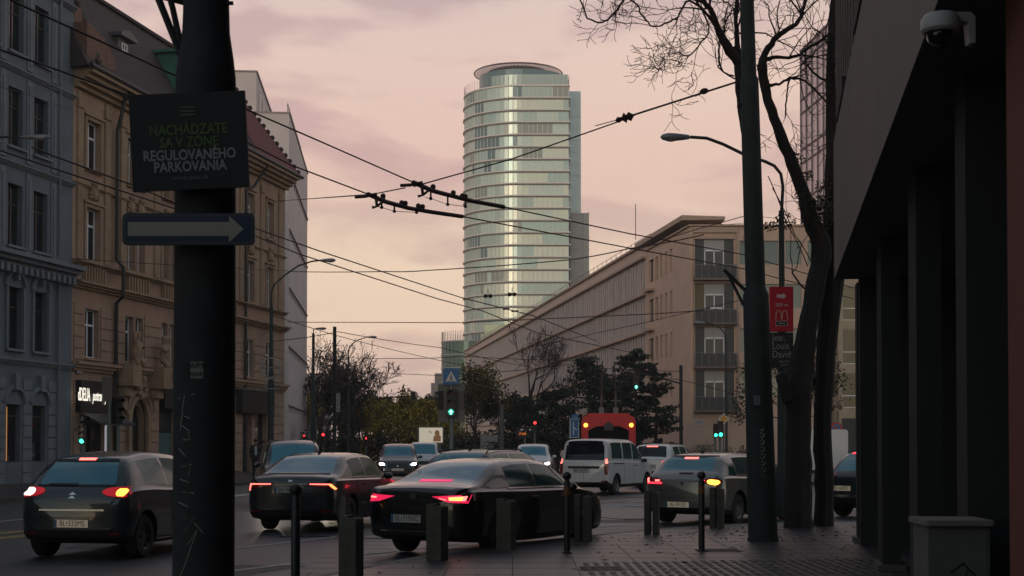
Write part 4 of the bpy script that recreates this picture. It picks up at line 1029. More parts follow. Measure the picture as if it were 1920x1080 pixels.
# lit billboard, notice board, display board
q = at(808, 816, 95)
bb = thing('billboard', 'small backlit billboard with a pale poster under the yellow tree', 'billboard', (q.x, 95, .12), 0)
z0 = q.z-.12
MB().box(-.88,.88,-.1,.1,z0-.62,z0+.6).build('frame', mat('bb_frame', (.20,.18,.17), .5), bb)
pn = MB().box(-.78,.78,-.115,-.101,z0-.48,z0+.5).build('poster', mat('poster_lit', (.3,.27,.22), .5, emit=(1,.88,.68), es=.42), bb)
mb = MB(); mb.prism([(.15,z0-.42),(.65,z0-.42),(.68,z0-.1),(.55,z0+.05),(.2,z0-.05)], -.122, -.118); mb.prism([(.42+.17*math.cos(i*.5), z0+.14+.2*math.sin(i*.5)) for i in range(12)], -.126, -.1225)
mb.build('poster_figure', mat('poster_brown', (.12,.06,.03), .6, emit=(.5,.25,.12), es=.25), pn)
text('poster_number', '76', .22, mat('poster_dark', (.04,.03,.03), .6), pn, (-.05,-.12,z0+.2))
for s2 in (-.6,.6): MB().box(s2-.05,s2+.05,-.05,.05,0,z0-.621).build('leg', M_steel, bb)
q = at(920, 831, 92)
nb = thing('notice_board', 'low white notice board in the shrubs right of the billboard', 'board', (q.x, 92, .12), 0)
MB().box(-.66,.66,-.03,.03,.9,q.z+.42).build('panel', mat('notice_white', (.33,.32,.33), .6), nb)
for s2 in (-.6,.6): MB().box(s2-.03,s2+.03,-.03,.03,0,.898).build('leg', M_steel, nb)
mb = MB()
for i in range(3): mb.box(-.5,.3,-.036,-.031,1.2+i*.22,1.26+i*.22)
mb.build('text_line', mat('notice_text', (.12,.12,.14), .6), nb)
q = at(984, 812, 86)
ob = thing('display_board', 'dark stop display with glowing orange text line in the middle distance', 'display', (q.x, 86, .12), 0)
MB().box(-.5,.5,-.08,.08,q.z-.12-.3,q.z-.12+.35).build('housing', M_black, ob)
text('display_text', '9:35', .28, lamp('orange_led', (1,.25,.04), .9), ob, (-.15,-.085,q.z-.12-.02)); text('display_text', 'ZASTAVKA', .12, lamp('white_led', (.8,.8,1), .6), ob, (.05,-.085,q.z+.08))
MB().box(-.04,.04,-.04,.04,0,q.z-.421).build('post', M_steel, ob)
q = at(205, 733, 49)
gp = thing('signboard', 'grey sign seen from behind on a post in front of the lit shop sign', 'sign', (q.x, 49, .12), 0)
mb = MB(); mb.tube([(0,0,0),(0,0,3.7)], .05, 8); mb.build('post', MATS['post_grey'], gp); MB().box(-.24,.1,-.05,-.02,3.0,3.85).build('panel', mat('sign_back', (.045,.05,.052), .5), gp)

# utility cabinet and security camera
uc = thing('utility_cabinet', 'grey utility cabinet with overhanging lid and scrawled graffiti under the arcade', 'cabinet', (at(1802,1000,9.0).x, 9.2, .12), R(-4))
M_cab = mat('cabinet_grey', (.10,.108,.105), .6, var=.25, vscale=4)
MB().box(-.19,.19,-.2,.25,0,1.015).build('body', M_cab, uc); MB().prism(rrect(.215,.27,.02,3), 1.016, 1.05, 'z').build('lid', mat('cabinet_lid', (.17,.155,.145), .6, var=.3), uc, M=Matrix.Translation((0,.025,0)))
MB().box(-.17,.17,-.206,-.2005,.08,.96).build('door', M_cab, uc)
mb = MB()
for pts in ([(-.06,.72),(.02,.78),(.10,.70),(.12,.58)],[(-.02,.68),(-.06,.6),(.03,.56),(-.04,.45)],[(.0,.62),(.08,.52),(.1,.42)],[(.05,.75),(-.03,.5)]): mb.tube([(x,-.209,z) for x, z in pts], .007, 4)
mb.build('graffiti', mat('graffiti_dark', (.018,.02,.02), .6), uc)
MB().tube([(.15,-.208,.5),(.15,-.23,.5)], .015, 8).build('lock', M_steel, uc)
sc_c = thing('security_camera', 'grey dome security camera on a bracket under the arcade parapet', 'camera', tuple(at(1775,55,7.75)), 0)
M_cctv = mat('cctv_grey', (.34,.345,.34), .5)
mb = MB(); mb.prism(rrect(.05,.11,.02,3), -.12, .12, 'x'); mb.M = Matrix.Translation((-.03,0,.03)); 
o = MB().lathe([(.001,.055),(.085,.05),(.105,.02),(.105,-.035),(.09,-.05),(.001,-.05)], 20).build('housing', M_cctv, sc_c, smooth=True); o.location = (-.035,0,.03)
o = MB(); o.ball((0,0,0), .075, (1,1,.8), 16); o = o.build('dome', M_glassd, sc_c, smooth=True); o.location = (-.035,0,-.035)
MB().prism([(-.03,.085),(.12,.085),(.145,.06),(.145,-.085),(.115,-.085),(.105,.03),(-.03,.05)], -.04, .04).build('bracket', M_cctv, sc_c)

# bollards
def steel_bollard(px, py, Y, lab, ball=True):
    x = (px-960)/FPX*Y
    t = thing('steel_bollard', lab, 'bollard', (x, Y, .12), 0, 'slim steel bollards along the pavement edge')
    MB().lathe([(.001,0),(.075,0),(.075,.02),(.045,.03),(.045,1.0),(.032,1.02),(.032,1.04),(.001,1.04)], 16).build('post', M_black, t, smooth=True)
    o = MB(); o.ball((0,0,1.085), .062, n=14); o.build('knob', M_black, t, smooth=True)
    if ball: MB().lathe([(.0465,.82),(.0475,.822),(.0475,.935),(.0465,.937)], 16).build('reflective_band', mat('band_amber', (.20,.085,.02), .5, var=.3), t)
steel_bollard(555, 0, 14.0, 'slim black bollard directly right of the near mast', False)
steel_bollard(1063, 0, 20.0, 'slim black ball topped bollard with amber band in front of the black coupe')
steel_bollard(1315, 0, 20.4, 'slim black ball topped bollard with amber band in front of the silver hatchback')
M_wood = mat('bollard_stone', (.085,.078,.062), .85, var=.4, vscale=8, bump=.4)
def slab_bollard(px, Y, lab, slot, yaw, h=.72, w_=.115):
    x = (px-960)/FPX*Y
    t = thing('slab_bollard', lab, 'bollard', (x, Y, .12), yaw, 'weathered slab bollards in a row along the kerb')
    g = .022 if slot else 0
    for s2 in (-1, 1):
        mb = MB(); x0, x1 = (g, g+w_*.85) if s2 > 0 else (-g-w_*.85, -g)
        if not slot: x0, x1 = (0.001, w_) if s2 > 0 else (-w_, 0)
        hh = h+(.02 if s2 < 0 else 0)
        mb.prism([(x0,0),(x1,0),(x1,hh-(.02 if s2 > 0 else 0)),(x1-.02*s2,hh),(x0,hh)], -.09, .09)
        mb.build('post', M_wood, t)
    if slot: MB().box(-g,g,-.06,.06,.42,.5).build('spacer', M_wood, t)
slab_bollard(659, 16.6, 'weathered slab bollard first from the left, its foot cut by the picture edge', False, R(-25), .68)
slab_bollard(820, 18.8, 'weathered slab bollard before the licence plate of the black coupe', False, R(-30))
slab_bollard(949, 20.7, 'weathered slab bollard before the side of the black coupe', False, R(-25))
slab_bollard(1093, 22.4, 'weathered split slab bollard right behind the ball topped bollard at the coupe nose', True, R(-20))
slab_bollard(1222, 24.2, 'weathered split slab bollard left of the silver hatchback plate', True, R(-15))
slab_bollard(1344, 26.1, 'weathered split slab bollard before the rear wheel of the silver hatchback', True, R(-20))

# ------------------------------------------------------------------ trees
M_bark = mat('bark', (.021,.018,.017), .9, var=.6, vscale=4, bump=1.0, bscale=9, stretch=(1,1,.3))
M_bark2 = mat('far_bark', (.075,.055,.052), .9, var=.3)
def rvec(r): return Vector((r.uniform(-1,1), r.uniform(-1,1), r.uniform(-1,1)))
def grow(mb, r, p, d, ln, rad, depth, tips, spread=.75, up=.12, seg=3, wob=.22, kids=(2,3), minr=.006):
    pts = [p.copy()]; rr = [rad]; q = p.copy(); dd = d.normalized(); laterals = []
    for i in range(seg):
        dd = (dd + rvec(r)*wob + Vector((0,0,up*.5))).normalized(); q = q+dd*(ln/seg); pts.append(q.copy()); rr.append(max(minr, rad*(1-.38*(i+1)/seg)))
        laterals.append((q.copy(), dd.copy(), rr[-1]))
    mb.tube(pts, rr, 6 if rad > .08 else (4 if rad > .03 else 3), cap=False)
    if depth <= 0: tips.append((q, dd)); return
    for k in range(r.randint(*kids)):
        base = laterals[-1] if k < 2 else r.choice(laterals[:-1] or laterals)
        nd_ = (dd + rvec(r)*spread + Vector((0,0,up))).normalized()
        grow(mb, r, base[0], nd_, ln*r.uniform(.62,.85), max(minr, base[2]*r.uniform(.6,.82)), depth-1, tips, spread, up, seg, wob, kids, minr)
def leaf_cloud(mb, r, c, rad, n, size, flat=1.0, mi=0):
    for _ in range(n):
        v = rvec(r)
        while v.length > 1: v = rvec(r)
        p = c+Vector((v.x*rad, v.y*rad, v.z*rad*flat)); a = rvec(r).normalized()*size*r.uniform(.5,1.2); b = a.cross(rvec(r)).normalized()*size*r.uniform(.3,.7)
        mb.add([p-a, p+b, p+a, p-b], [(0,1,2,3)], r.randint(0,1) if mi == 0 else mi)
def tree(kind, lab, x, y, h, seed, trunk_h=.25, depth=5, leaf=None, crown_r=1.0, n_leaf=10, lsize=.16, group=None, rad=None, bark=None, spread=.75, base=.12, kids=(2,3), minr=.012, up=.14):
    r = random.Random(seed); t = thing(kind, lab, 'tree', (x, y, base), 0, group)
    mb = MB(); tips = []; rad = rad or h*.022; th = h*trunk_h
    mb.tube([(0,0,0),(r.uniform(-.1,.1),0,th*.5),(r.uniform(-.15,.15),0,th)], [rad*1.3,rad,rad*.9], 8, cap=False)
    p = Vector((0,0,th)); ln = (h-th)/ (sum(.74**i for i in range(depth+1)))*1.05
    for k in range(3): grow(mb, r, p, Vector((r.uniform(-.5,.5)*crown_r, r.uniform(-.5,.5), 1)), ln, rad*.75, depth, tips, spread, up, 3, .25, kids, minr)
    mb.build('trunk', bark or M_bark2, t)
    if leaf:
        lb = MB()
        for q, d in tips: leaf_cloud(lb, r, q, h*.085, n_leaf, lsize)
        lb.build('crown', leaf, t)
    return t
L_yel = [mat('leaf_yellow', (.42,.30,.03), .8), mat('leaf_yellow2', (.16,.13,.025), .8)]
L_org = [mat('leaf_orange', (.26,.13,.03), .8), mat('leaf_orange2', (.12,.07,.02), .8)]
L_dkg = [mat('leaf_dark', (.062,.062,.034), .85), mat('leaf_dark2', (.030,.034,.020), .85)]
L_brn = [mat('leaf_brown', (.075,.050,.032), .85), mat('leaf_brown2', (.040,.034,.024), .85)]
L_red = [mat('leaf_russet', (.06,.025,.02), .85), mat('leaf_russet2', (.035,.02,.018), .85)]
PX = lambda px, Y: (px-960)/FPX*Y
grp = 'street trees along the far pavement'
# left cluster, bare with few leaves
tree('bare_tree', 'bare russet tree behind the short arm lamp next to the white block', PX(600,128), 128, 11.2, 1, depth=5, leaf=L_red, n_leaf=1, lsize=.10, spread=.8, minr=.022)
tree('dark_tree', 'dense dark tree crown behind the plain dark mast', PX(640,132), 132, 9.3, 2, depth=6, leaf=L_brn, n_leaf=3, lsize=.15, minr=.02)
tree('bare_tree', 'bare spreading tree with fine twigs against the pale sky left of the vanishing point', PX(688,126), 126, 9.8, 3, depth=6, spread=.95, minr=.022)
tree('dark_tree', 'dark leafy tree low behind the thin street lamp', PX(662,120), 120, 7.0, 4, depth=5, leaf=L_brn, n_leaf=8, lsize=.15, minr=.02)
tree('dark_tree', 'dark tree half hidden by the short arm lamp mast', PX(612,118), 118, 7.6, 5, depth=5, leaf=L_brn, n_leaf=6, lsize=.15, minr=.02)
tree('autumn_tree', 'yellow green autumn tree in the middle behind the billboard', PX(775,125), 125, 5.6, 6, trunk_h=.12, depth=5, leaf=L_yel, n_leaf=14, lsize=.17)
tree('autumn_tree', 'low olive yellow tree just left of the billboard', PX(735,118), 118, 4.9, 7, trunk_h=.12, depth=5, leaf=L_yel, n_leaf=14, lsize=.17)
tree('autumn_tree', 'orange brown autumn tree beside the tiny red light', PX(703,122), 122, 4.6, 8, trunk_h=.1, depth=5, leaf=L_org, n_leaf=14, lsize=.17)
tree('autumn_tree', 'darker olive tree right of the billboard behind the signal post', PX(820,130), 130, 5.8, 9, trunk_h=.12, depth=5, leaf=L_yel, n_leaf=12, lsize=.17)
tree('autumn_tree', 'small bright yellow tree right next to the white block', PX(583,140), 140, 5.8, 10, trunk_h=.15, depth=4, leaf=L_yel, n_leaf=10, lsize=.17)
for i, (px, Y, h, sd, lf, lab) in enumerate([(640,170,6.0,21,L_dkg,'dark distant tree closing the street behind the lamps'),(715,175,7.2,22,L_dkg,'brownish distant tree crown below the pale sky'),(760,180,6.8,23,L_org,'distant brown tree right of the slim tower'),(800,178,6.5,24,L_dkg,'distant dark tree in front of the grey blocks'),(850,150,7.0,25,L_dkg,'dark tree behind the crossing sign'),(590,165,6.2,26,L_dkg,'distant dark tree beside the far pale house')]):
    tree('distant_tree', lab, PX(px,Y), Y, h, sd, trunk_h=.12, depth=4, leaf=lf, n_leaf=22, lsize=.24, minr=.03)
# undergrowth closing the street end
for i, (px, Y, w_, h, lf, lab) in enumerate([(600,112,3.2,2.6,L_dkg,'dark hedge clump beside the white block'),(650,114,3.4,2.8,L_dkg,'dark hedge clump between the lamp masts'),(705,116,2.6,3.4,L_org,'orange brown bush by the tiny red light'),(745,115,2.8,4.0,L_yel,'bright yellow bush behind the dark sport utility car'),(785,117,2.6,4.4,L_yel,'tall yellow bush behind the billboard'),(825,116,2.4,3.6,L_yel,'olive yellow bush behind the signal post'),(868,112,3.0,3.0,L_dkg,'dark bush right behind the signal post'),(930,112,3.5,3.0,L_dkg,'dark bush behind the notice board'),(1000,112,3.5,3.0,L_dkg,'dark bush behind the orange display'),(1075,112,3.5,3.2,L_dkg,'dark bush behind the lane merge sign')]):
    r = random.Random(900+i); t = thing('bush', lab, 'bush', (PX(px,Y), Y, .1), 0, 'bushes closing the far end of the street'); lb = MB(); mb = MB()
    for k in range(16):
        q = Vector((r.uniform(-w_,w_)*.9, r.uniform(-.8,.8), h*r.uniform(.3,.9))); mb.tube([(q.x*.5,0,0), q], [.04,.015], 4, cap=False); leaf_cloud(lb, r, q-Vector((0,0,h*.12)), h*.30, 150, .14)
    mb.build('stem', M_bark2, t); lb.build('foliage', lf, t)
# middle right
tree('bare_tree', 'large bare tree with purplish twigs in front of the finned wall', PX(1005,96), 96, 9.4, 31, trunk_h=.3, depth=6, spread=.85, minr=.014, bark=M_bark2)
tree('dark_tree', 'dark leafy tree right of the crossing sign with yellowish edge', PX(893,92), 92, 6.3, 32, depth=5, leaf=[MATS['leaf_dark'], MATS['leaf_yellow2']], n_leaf=16, lsize=.12)
tree('dark_tree', 'small dark tree low behind the grey mast', PX(955,94), 94, 4.8, 33, depth=4, leaf=L_dkg, n_leaf=16, lsize=.14, trunk_h=.15)
tree('bare_tree', 'small bare tree between the two dark pines', PX(1075,98), 98, 6.6, 34, depth=5, spread=.9, minr=.014)
M_con = [mat('needle', (.022,.036,.025), .85), mat('needle2', (.014,.023,.018), .85)]
def conifer(lab, px, Y, h, wd, seed, layers=9, droop=.1, base=.12, up=.15, lsz=.12, z_lo=.12):
    r = random.Random(seed); t = thing('pine_tree', lab, 'tree', (PX(px,Y), Y, base), 0, 'dark conifers before the office block')
    mb = MB(); lb = MB(); mb.tube([(0,0,0),(.1,0,h*.5),(0,0,h*.96)], [h*.022,h*.014,.03], 7, cap=False)
    for k in range(layers*5):
        f = r.uniform(z_lo, 1)**.9; z = h*f; R_ = wd*(1-f)**.55*r.uniform(.55,1.1)+.25; q = r.uniform(0,6.28)
        d = Vector((math.cos(q), math.sin(q), up)); e = Vector((0,0,z))+d*R_; m_ = Vector((0,0,z))+d*R_*.5-Vector((0,0,droop))
        mb.tube([(0,0,z), m_, e], [.05,.03,.015], 4, cap=False)
        for s in (.35,.55,.75,.95): leaf_cloud(lb, r, Vector((0,0,z)).lerp(e, s)+Vector((0,0,.05)), .42*(1.15-s*.4)*wd/2.6, 22, lsz, .5)
    mb.build('trunk', M_bark2, t); lb.build('crown', M_con, t)
conifer('broad dark pine standing above the red trolleybus', 1105, 86, 6.6, 3.9, 41, 12)
conifer('tall dark pine with pointed top behind the green arrow gantry', 1190, 88, 7.4, 2.6, 42, 13)
conifer('dark pine at the corner of the office block', 1228, 90, 6.3, 2.2, 43, 10)
conifer('dark low pine behind the white van', 1045, 84, 4.6, 2.6, 44, 9)
conifer('dark low pine behind the grey mast and notice board', 985, 88, 4.2, 2.8, 45, 9)
conifer('dark pine between the bus and the gantry mast', 1150, 84, 5.2, 2.6, 46, 10)
# shrubs
def shrub(lab, px, Y, w_, h, seed, lf):
    r = random.Random(seed); t = thing('shrub', lab, 'shrub', (PX(px,Y), Y, .1), 0, 'shrubs at the foot of the office block'); lb = MB(); mb = MB()
    for k in range(10):
        q = Vector((r.uniform(-w_,w_), r.uniform(-.5,.5), h*r.uniform(.45,.9))); mb.tube([(q.x*.4,0,0), q], [.03,.01], 4, cap=False); leaf_cloud(lb, r, q-Vector((0,0,h*.2)), h*.42, 110, .075)
    mb.build('stem', M_bark2, t); lb.build('foliage', lf, t)
shrub('wide dark shrub at the office block left of the diamond sign', 1318, 92, 1.3, 1.6, 51, L_dkg)
shrub('dark shrub at the office block right of the diamond sign', 1378, 92, 1.1, 1.5, 52, L_dkg)
shrub('dark shrub before the notice board', 935, 90, 1.2, 1.4, 53, L_dkg)
shrub('dark shrub below the pines beside the bus', 1240, 88, 1.4, 1.6, 54, L_dkg)

# the big near bare tree at the right: limbs traced at their own distances
def near_tree():
    Y0 = 26.2
    t = thing('bare_plane_tree', 'big bare tree with forked dark trunk by the red sign, twigs reaching over the street', 'tree', (PX(1500,Y0), Y0, .12), 0)
    o = t.location
    r = random.Random(11); mb = MB(); tips = []
    def limb(pts, kids=0, kl=1.4, kr=.03, dp=3, side=None):
        P_ = []; rr = []
        for px, py, dy, wd in pts:
            q = at(px, py, Y0+dy); P_.append(q-o); rr.append(wd/2/FPX*(Y0+dy))
        # smooth subdivision
        Q = []; RR = []
        for i in range(len(P_)-1):
            p0 = P_[max(i-1,0)]; p1 = P_[i]; p2 = P_[i+1]; p3 = P_[min(i+2, len(P_)-1)]
            for k in range(4):
                s = k/4; Q.append(.5*((2*p1)+(-p0+p2)*s+(2*p0-5*p1+4*p2-p3)*s*s+(-p0+3*p1-3*p2+p3)*s**3)+rvec(r)*.012); RR.append((rr[i]*(1-s)+rr[i+1]*s)*r.uniform(.93,1.08))
        Q.append(P_[-1]); RR.append(rr[-1]); mb.tube(Q, RR, 8)
        for k in range(kids):
            i = r.randint(len(Q)//4, len(Q)-1); d = (Q[min(i+1,len(Q)-1)]-Q[max(0,i-1)]).normalized()
            v = (d+rvec(r)*.9).normalized(); v.y *= .6
            grow(mb, r, Q[i], v, kl*r.uniform(.5,1.1), min(RR[i]*.6, kr), dp, tips, .95, .03, 4, .42, (2,3), .0052)
        return Q, RR
    limb([(1496,1012,0,70),(1497,985,0,56),(1497,900,0,50),(1497,780,0,48),(1497,715,0,56),(1506,680,0,44)])
    limb([(1545,1010,.6,48),(1545,985,.6,38),(1545,900,.6,35),(1543,780,.6,34),(1550,640,.6,36),(1560,520,.6,44),(1566,400,.5,40),(1562,250,.3,26),(1558,120,.2,16),(1566,-40,.1,12)], 5, 1.2, .03)
    limb([(1502,700,0,50),(1514,620,0,38),(1530,530,.1,36),(1541,470,.1,38),(1520,410,0,30),(1502,350,0,24),(1478,290,-.1,22),(1452,220,-.2,19),(1436,175,-.2,17),(1428,120,-.3,20)])
    limb([(1462,700,0,14),(1472,722,0,30),(1488,745,0,48)])
    limb([(1428,130,-.3,18),(1432,105,-.3,13),(1452,75,-.4,11),(1476,55,-.5,9),(1496,42,-.6,8),(1505,20,-.6,7),(1514,-20,-.7,6)], 6, 1.1, .02)
    limb([(1432,112,-.3,10),(1455,108,-.3,7),(1485,108,-.3,6),(1515,92,-.2,5),(1545,70,-.2,5),(1575,42,-.1,4)], 6, .9, .015)
    limb([(1440,160,-.2,8),(1460,158,-.3,5),(1482,147,-.3,5),(1505,150,-.3,4),(1525,165,-.3,4),(1560,205,-.3,3)], 6, .8, .012)
    limb([(1482,147,-.3,4),(1476,168,-.3,3),(1473,205,-.3,3),(1472,222,-.3,2)], 2, .5, .008)
    limb([(1400,250,.1,12),(1388,195,.1,14),(1386,150,.1,16),(1382,100,.1,20),(1372,90,.1,22)])
    limb([(1404,330,.1,10),(1398,260,.1,12),(1389,200,.1,14)])
    limb([(1386,118,.1,22),(1368,95,.0,19),(1350,62,-.1,15),(1336,25,-.2,11),(1322,5,-.3,9),(1300,-30,-.3,8)], 7, 1.0, .022)
    limb([(1384,110,.1,12),(1382,70,.1,10),(1380,40,.1,8),(1384,-20,.1,7)], 5, 1.0, .02)
    limb([(1350,60,0,7),(1322,22,-.2,5),(1296,2,-.3,4),(1284,6,-.4,4),(1272,30,-.5,3.5),(1252,42,-.5,3.5),(1226,50,-.6,3),(1205,30,-.7,3),(1195,10,-.7,3),(1170,-10,-.7,3)], 6, .6, .014)
    limb([(1320,4,-.3,6),(1280,-6,-.5,5),(1240,-10,-.6,4),(1180,-8,-.8,4),(1158,16,-.9,4),(1135,40,-1,3.5),(1110,38,-1,3),(1098,28,-1,3),(1086,-6,-1,3)], 5, .5, .012)
    limb([(1300,-10,-.3,4),(1330,50,-.3,3),(1316,78,-.4,3),(1290,105,-.4,2.5),(1275,98,-.4,2)], 8, .6, .008)
    limb([(1384,150,.1,3),(1350,130,0,3),(1348,118,0,3),(1347,90,0,2)], 4, .6, .008)
    limb([(1376,142,.1,3),(1358,135,0,3),(1349,115,-.1,2.5),(1350,80,-.2,2)], 5, .6, .008)
    mb.build('trunk', M_bark, t, smooth=True)
    # leftover leaves low on the limbs
    lb = MB(); lb.M = Matrix.Translation(-o)
    for px, py, n, rd in ((1524,385,330,.30),(1535,410,420,.34),(1505,365,110,.2),(1512,330,90,.16),(1500,300,40,.12),(1470,415,140,.22),(1445,425,60,.14),(1545,350,90,.2),(1490,290,36,.10),(1550,390,300,.35)):
        leaf_cloud(lb, r, at(px,py,Y0), rd, n, .035, .7)
    for px, py in ((1088,35),(1500,470),(1440,60)): leaf_cloud(lb, r, at(px,py,Y0-.8), .08, 6, .03)
    lb.build('crown', L_dkg, t)
near_tree()
tree('bare_tree', 'small leafy dark tree behind the split trunk over the road', PX(1512,60), 60, 5.2, 77, depth=5, leaf=L_dkg, n_leaf=8, lsize=.09)

# ------------------------------------------------------------------ overhead wires
def wire(lab, pts, r_=.013, z=None, sag=0, cat='wire', m=None):
    P_ = []
    for p in pts:
        if len(p) == 3 and z is None: P_.append(at(*p))
        else: P_.append(atz(p[0], p[1], p[2] if len(p) > 2 else z))
    Q = []
    for a, b in zip(P_[:-1], P_[1:]):
        k = 8
        for i in range(k):
            s = i/k; q = a.lerp(b, s); q.z -= sag*4*s*(1-s); Q.append(q)
    Q.append(P_[-1]); o0 = Q[0].copy()
    mb = MB(); mb.tube([q-o0 for q in Q], r_, 4); o = mb.build('overhead_wire', m or M_wire, None); o.location = o0
    return tag(o, lab, cat, 'trolleybus wires over the junction')
wire('contact wire running down to the upper dark switch bar and on past the tower', [(-60,-50),(30,5),(330,142),(464,206),(600,265),(775,342)], .012, 5.8)
wire('contact wire leaving the upper switch bar towards the balconies', [(945,388),(1180,438),(1393,477),(1600,540)], .012, 5.8)
wire('contact wire running down to the lower dark switch bar', [(-60,62),(0,93),(245,180),(465,268),(545,309),(690,364)], .012, 5.7)
wire('contact wire leaving the lower switch bar across the finned wall', [(867,406),(1180,465),(1395,504),(1600,560)], .012, 5.7)
wire('long wire from the left edge falling right in front of the tower foot', [(-60,262),(0,282),(327,391),(478,428),(600,471),(865,558)], .014, 5.75)
wire('long wire just below the other one towards the tower foot', [(60,276),(102,293),(246,346),(480,443),(560,476),(820,560),(905,583)], .014, 5.65)
wire('wire from the tower foot fading towards the pines', [(865,558),(1000,592),(1120,640)], .016, 5.7)
wire('wire from the tower foot down to the office block ledge', [(905,583),(1010,625),(1180,660)], .016, 5.7)
wire('span wire from the ochre house to the lower switch bar', [(520,377,80),(690,365,23.5)], .012)
wire('short span wire between the two switch bars', [(700,364,23.5),(760,352,22.9)], .010)
wire('span wire rising from the upper switch bar to the stepped mast', [(775,350,22.8),(960,298,22.8),(1160,228,22.8)], .011)
wire('thicker upper end of the span wire at the stepped mast', [(1180,218,22.8),(1390,151,22.6)], .016)
wire('loose wire end beside the insulator', [(1116,236,22.8),(1160,224,22.8)], .007)
wire('wire crossing the tower low between the two sides', [(540,509,80),(723,509,62),(800,507,58),(1069,487,52),(1179,466,50),(1320,440,48)], .020, sag=.03)
wire('level wire crossing just above the tree tops', [(540,604,95),(868,605,80),(1235,588,65),(1320,582,62)], .022)
wire('thin wire from the left mast to the crossing sign area', [(508,640,61),(634,622,70),(827,652,85),(1000,690,95)], .018, sag=.05)
wire('thin wire falling right below the first one by the left mast', [(508,590,61),(672,640,80),(870,685,100)], .018, sag=.05)
wire('level thin wire over the far trees', [(627,668,89),(729,672,100),(870,668,90),(1100,676,86)], .020, sag=.06)
wire('lower level thin wire over the far trees', [(627,690,89),(729,700,100),(870,706,90)], .018)
wire('wire behind the pines to the gantry mast', [(870,700,90),(1060,684,86),(1277,696,84)], .020, sag=.1)
wire('wire from the gantry mast over the office block corner', [(1110,700,84),(1277,712,84),(1400,745,84)], .020)
wire('thin wire across the finned wall to the balconies', [(1000,650,80),(1200,607,74),(1400,560,68)], .018)
wire('thin wire over the blue house facade', [(-40,150,30),(60,180,34),(130,205,40)], .008)
wire('level wire at half height of the ochre house', [(133,485,58),(327,497,64),(540,508,80)], .016)
wire('wire from the stepped mast to the upper balcony', [(1180,468,52),(1300,432,48),(1400,404,46)], .014)
wire('feeder cable hanging behind the stepped mast', [(1440,330,27),(1475,420,27),(1515,500,27)], .010, sag=-.05)
wire('second feeder cable hanging behind the stepped mast', [(1448,352,27),(1490,440,27),(1530,510,27)], .010, sag=-.05)
# switch bars and fittings
def switch_bar(lab, pts, z, ups, downs):
    P_ = [atz(px, py, z) for px, py in pts]; o0 = P_[0].copy()
    t = thing('switch_bar', lab, 'wire fitting', tuple(o0), 0, 'dark wire switch bars')
    mb = MB(); mb.tube([p-o0 for p in P_], .038, 6); mb.build('bar', M_wire, t)
    L_ = lambda s: P_[int(min(len(P_)-2, s*(len(P_)-1)))].lerp(P_[int(min(len(P_)-2, s*(len(P_)-1)))+1], s*(len(P_)-1)-int(min(len(P_)-2, s*(len(P_)-1))))-o0
    for s, hh in ups: q = L_(s); mb = MB(); mb.box(q.x-.035,q.x+.035,q.y-.03,q.y+.03,q.z,q.z+hh); mb.ball(q+Vector((0,0,hh)), .045, n=6); mb.build('clamp', M_wire, t)
    for s, hh in downs: q = L_(s); mb = MB(); mb.box(q.x-.014,q.x+.014,q.y-.014,q.y+.014,q.z-hh,q.z); mb.ball(q-Vector((0,0,hh)), .03, n=6); mb.build('dropper', M_wire, t)
    mb = MB(); ds = [L_(s)-Vector((0,0,hh)) for s, hh in downs]; mb.tube([ds[0]+Vector((-.1,0,.02))]+ds, .006, 3); mb.build('guide_wire', M_wire, t); mb = MB()
    q = L_(0.04); mb.tube([q+Vector((-.26,0,-.03)), q+Vector((-.1,0,-.02)), q+Vector((.1,0,.02))], .028, 5); mb.tube([q+Vector((.08,0,0)), q+Vector((.1,0,-.18)), q+Vector((.02,0,-.2))], .025, 4); mb.tube([q+Vector((.1,0,-.18)), q+Vector((.2,0,-.1))], .02, 4)
    mb.build('lever', M_wire, t)
switch_bar('upper right of the two dark wire switch bars, its end in front of the tower', [(775,342),(812,358),(850,368),(885,377),(945,388)], 5.8, [(.25,.07),(.5,.06),(.62,.05),(.66,.05)], [(.22,.14),(.43,.16),(.66,.12)])
switch_bar('lower left of the two dark wire switch bars, ending at the tower edge', [(690,364),(722,378),(765,390),(805,397),(867,406)], 5.7, [(.22,.08),(.43,.06),(.47,.07),(.62,.07),(.67,.07)], [(.2,.12),(.35,.12),(.6,.05)])
def fitting(lab, px, py, Y, kind):
    q = at(px, py, Y); t = None; mb = MB()
    if kind == 'ins':
        mb.lathe([(.001,-.17),(.05,-.12),(.03,-.05),(.09,0),(.04,.03),(.08,.08),(.02,.14),(.001,.2)], 8, 'x')
    else: mb.ball((0,0,0), .05, (1.5,1,1))
    o = mb.build('insulator', M_wire, None); o.location = q; o.rotation_euler = (0, R(-17), 0); tag(o, lab, 'insulator')
fitting('dark strain insulator in the middle of the rising span wire', 1172, 221, 22.8, 'ins')
fitting('small dark clamp ball on the rising span wire nearer the mast', 1320, 171, 22.7, 'b')
for px, py, lab in ((915,555,'left twin bell insulator hanging before the tower foot'),(960,552,'right twin bell insulator hanging before the tower foot'),(950,580,'small dark wire clamp below the twin insulators'),(966,584,'tiny wire clamp lowest right below the twin insulators')):
    q = at(px, py, 60); mb = MB()
    if py < 570: mb.ball((-.1,0,0), .09); mb.ball((.1,0,0), .09); mb.box(-.1,.1,-.02,.02,-.02,.03); mb.box(-.012,.012,-.012,.012,0,.3)
    else: mb.box(-.16,.12,-.03,.03,-.02,.05)
    o = mb.build('insulator', M_wire, None); o.location = q; tag(o, lab, 'insulator')

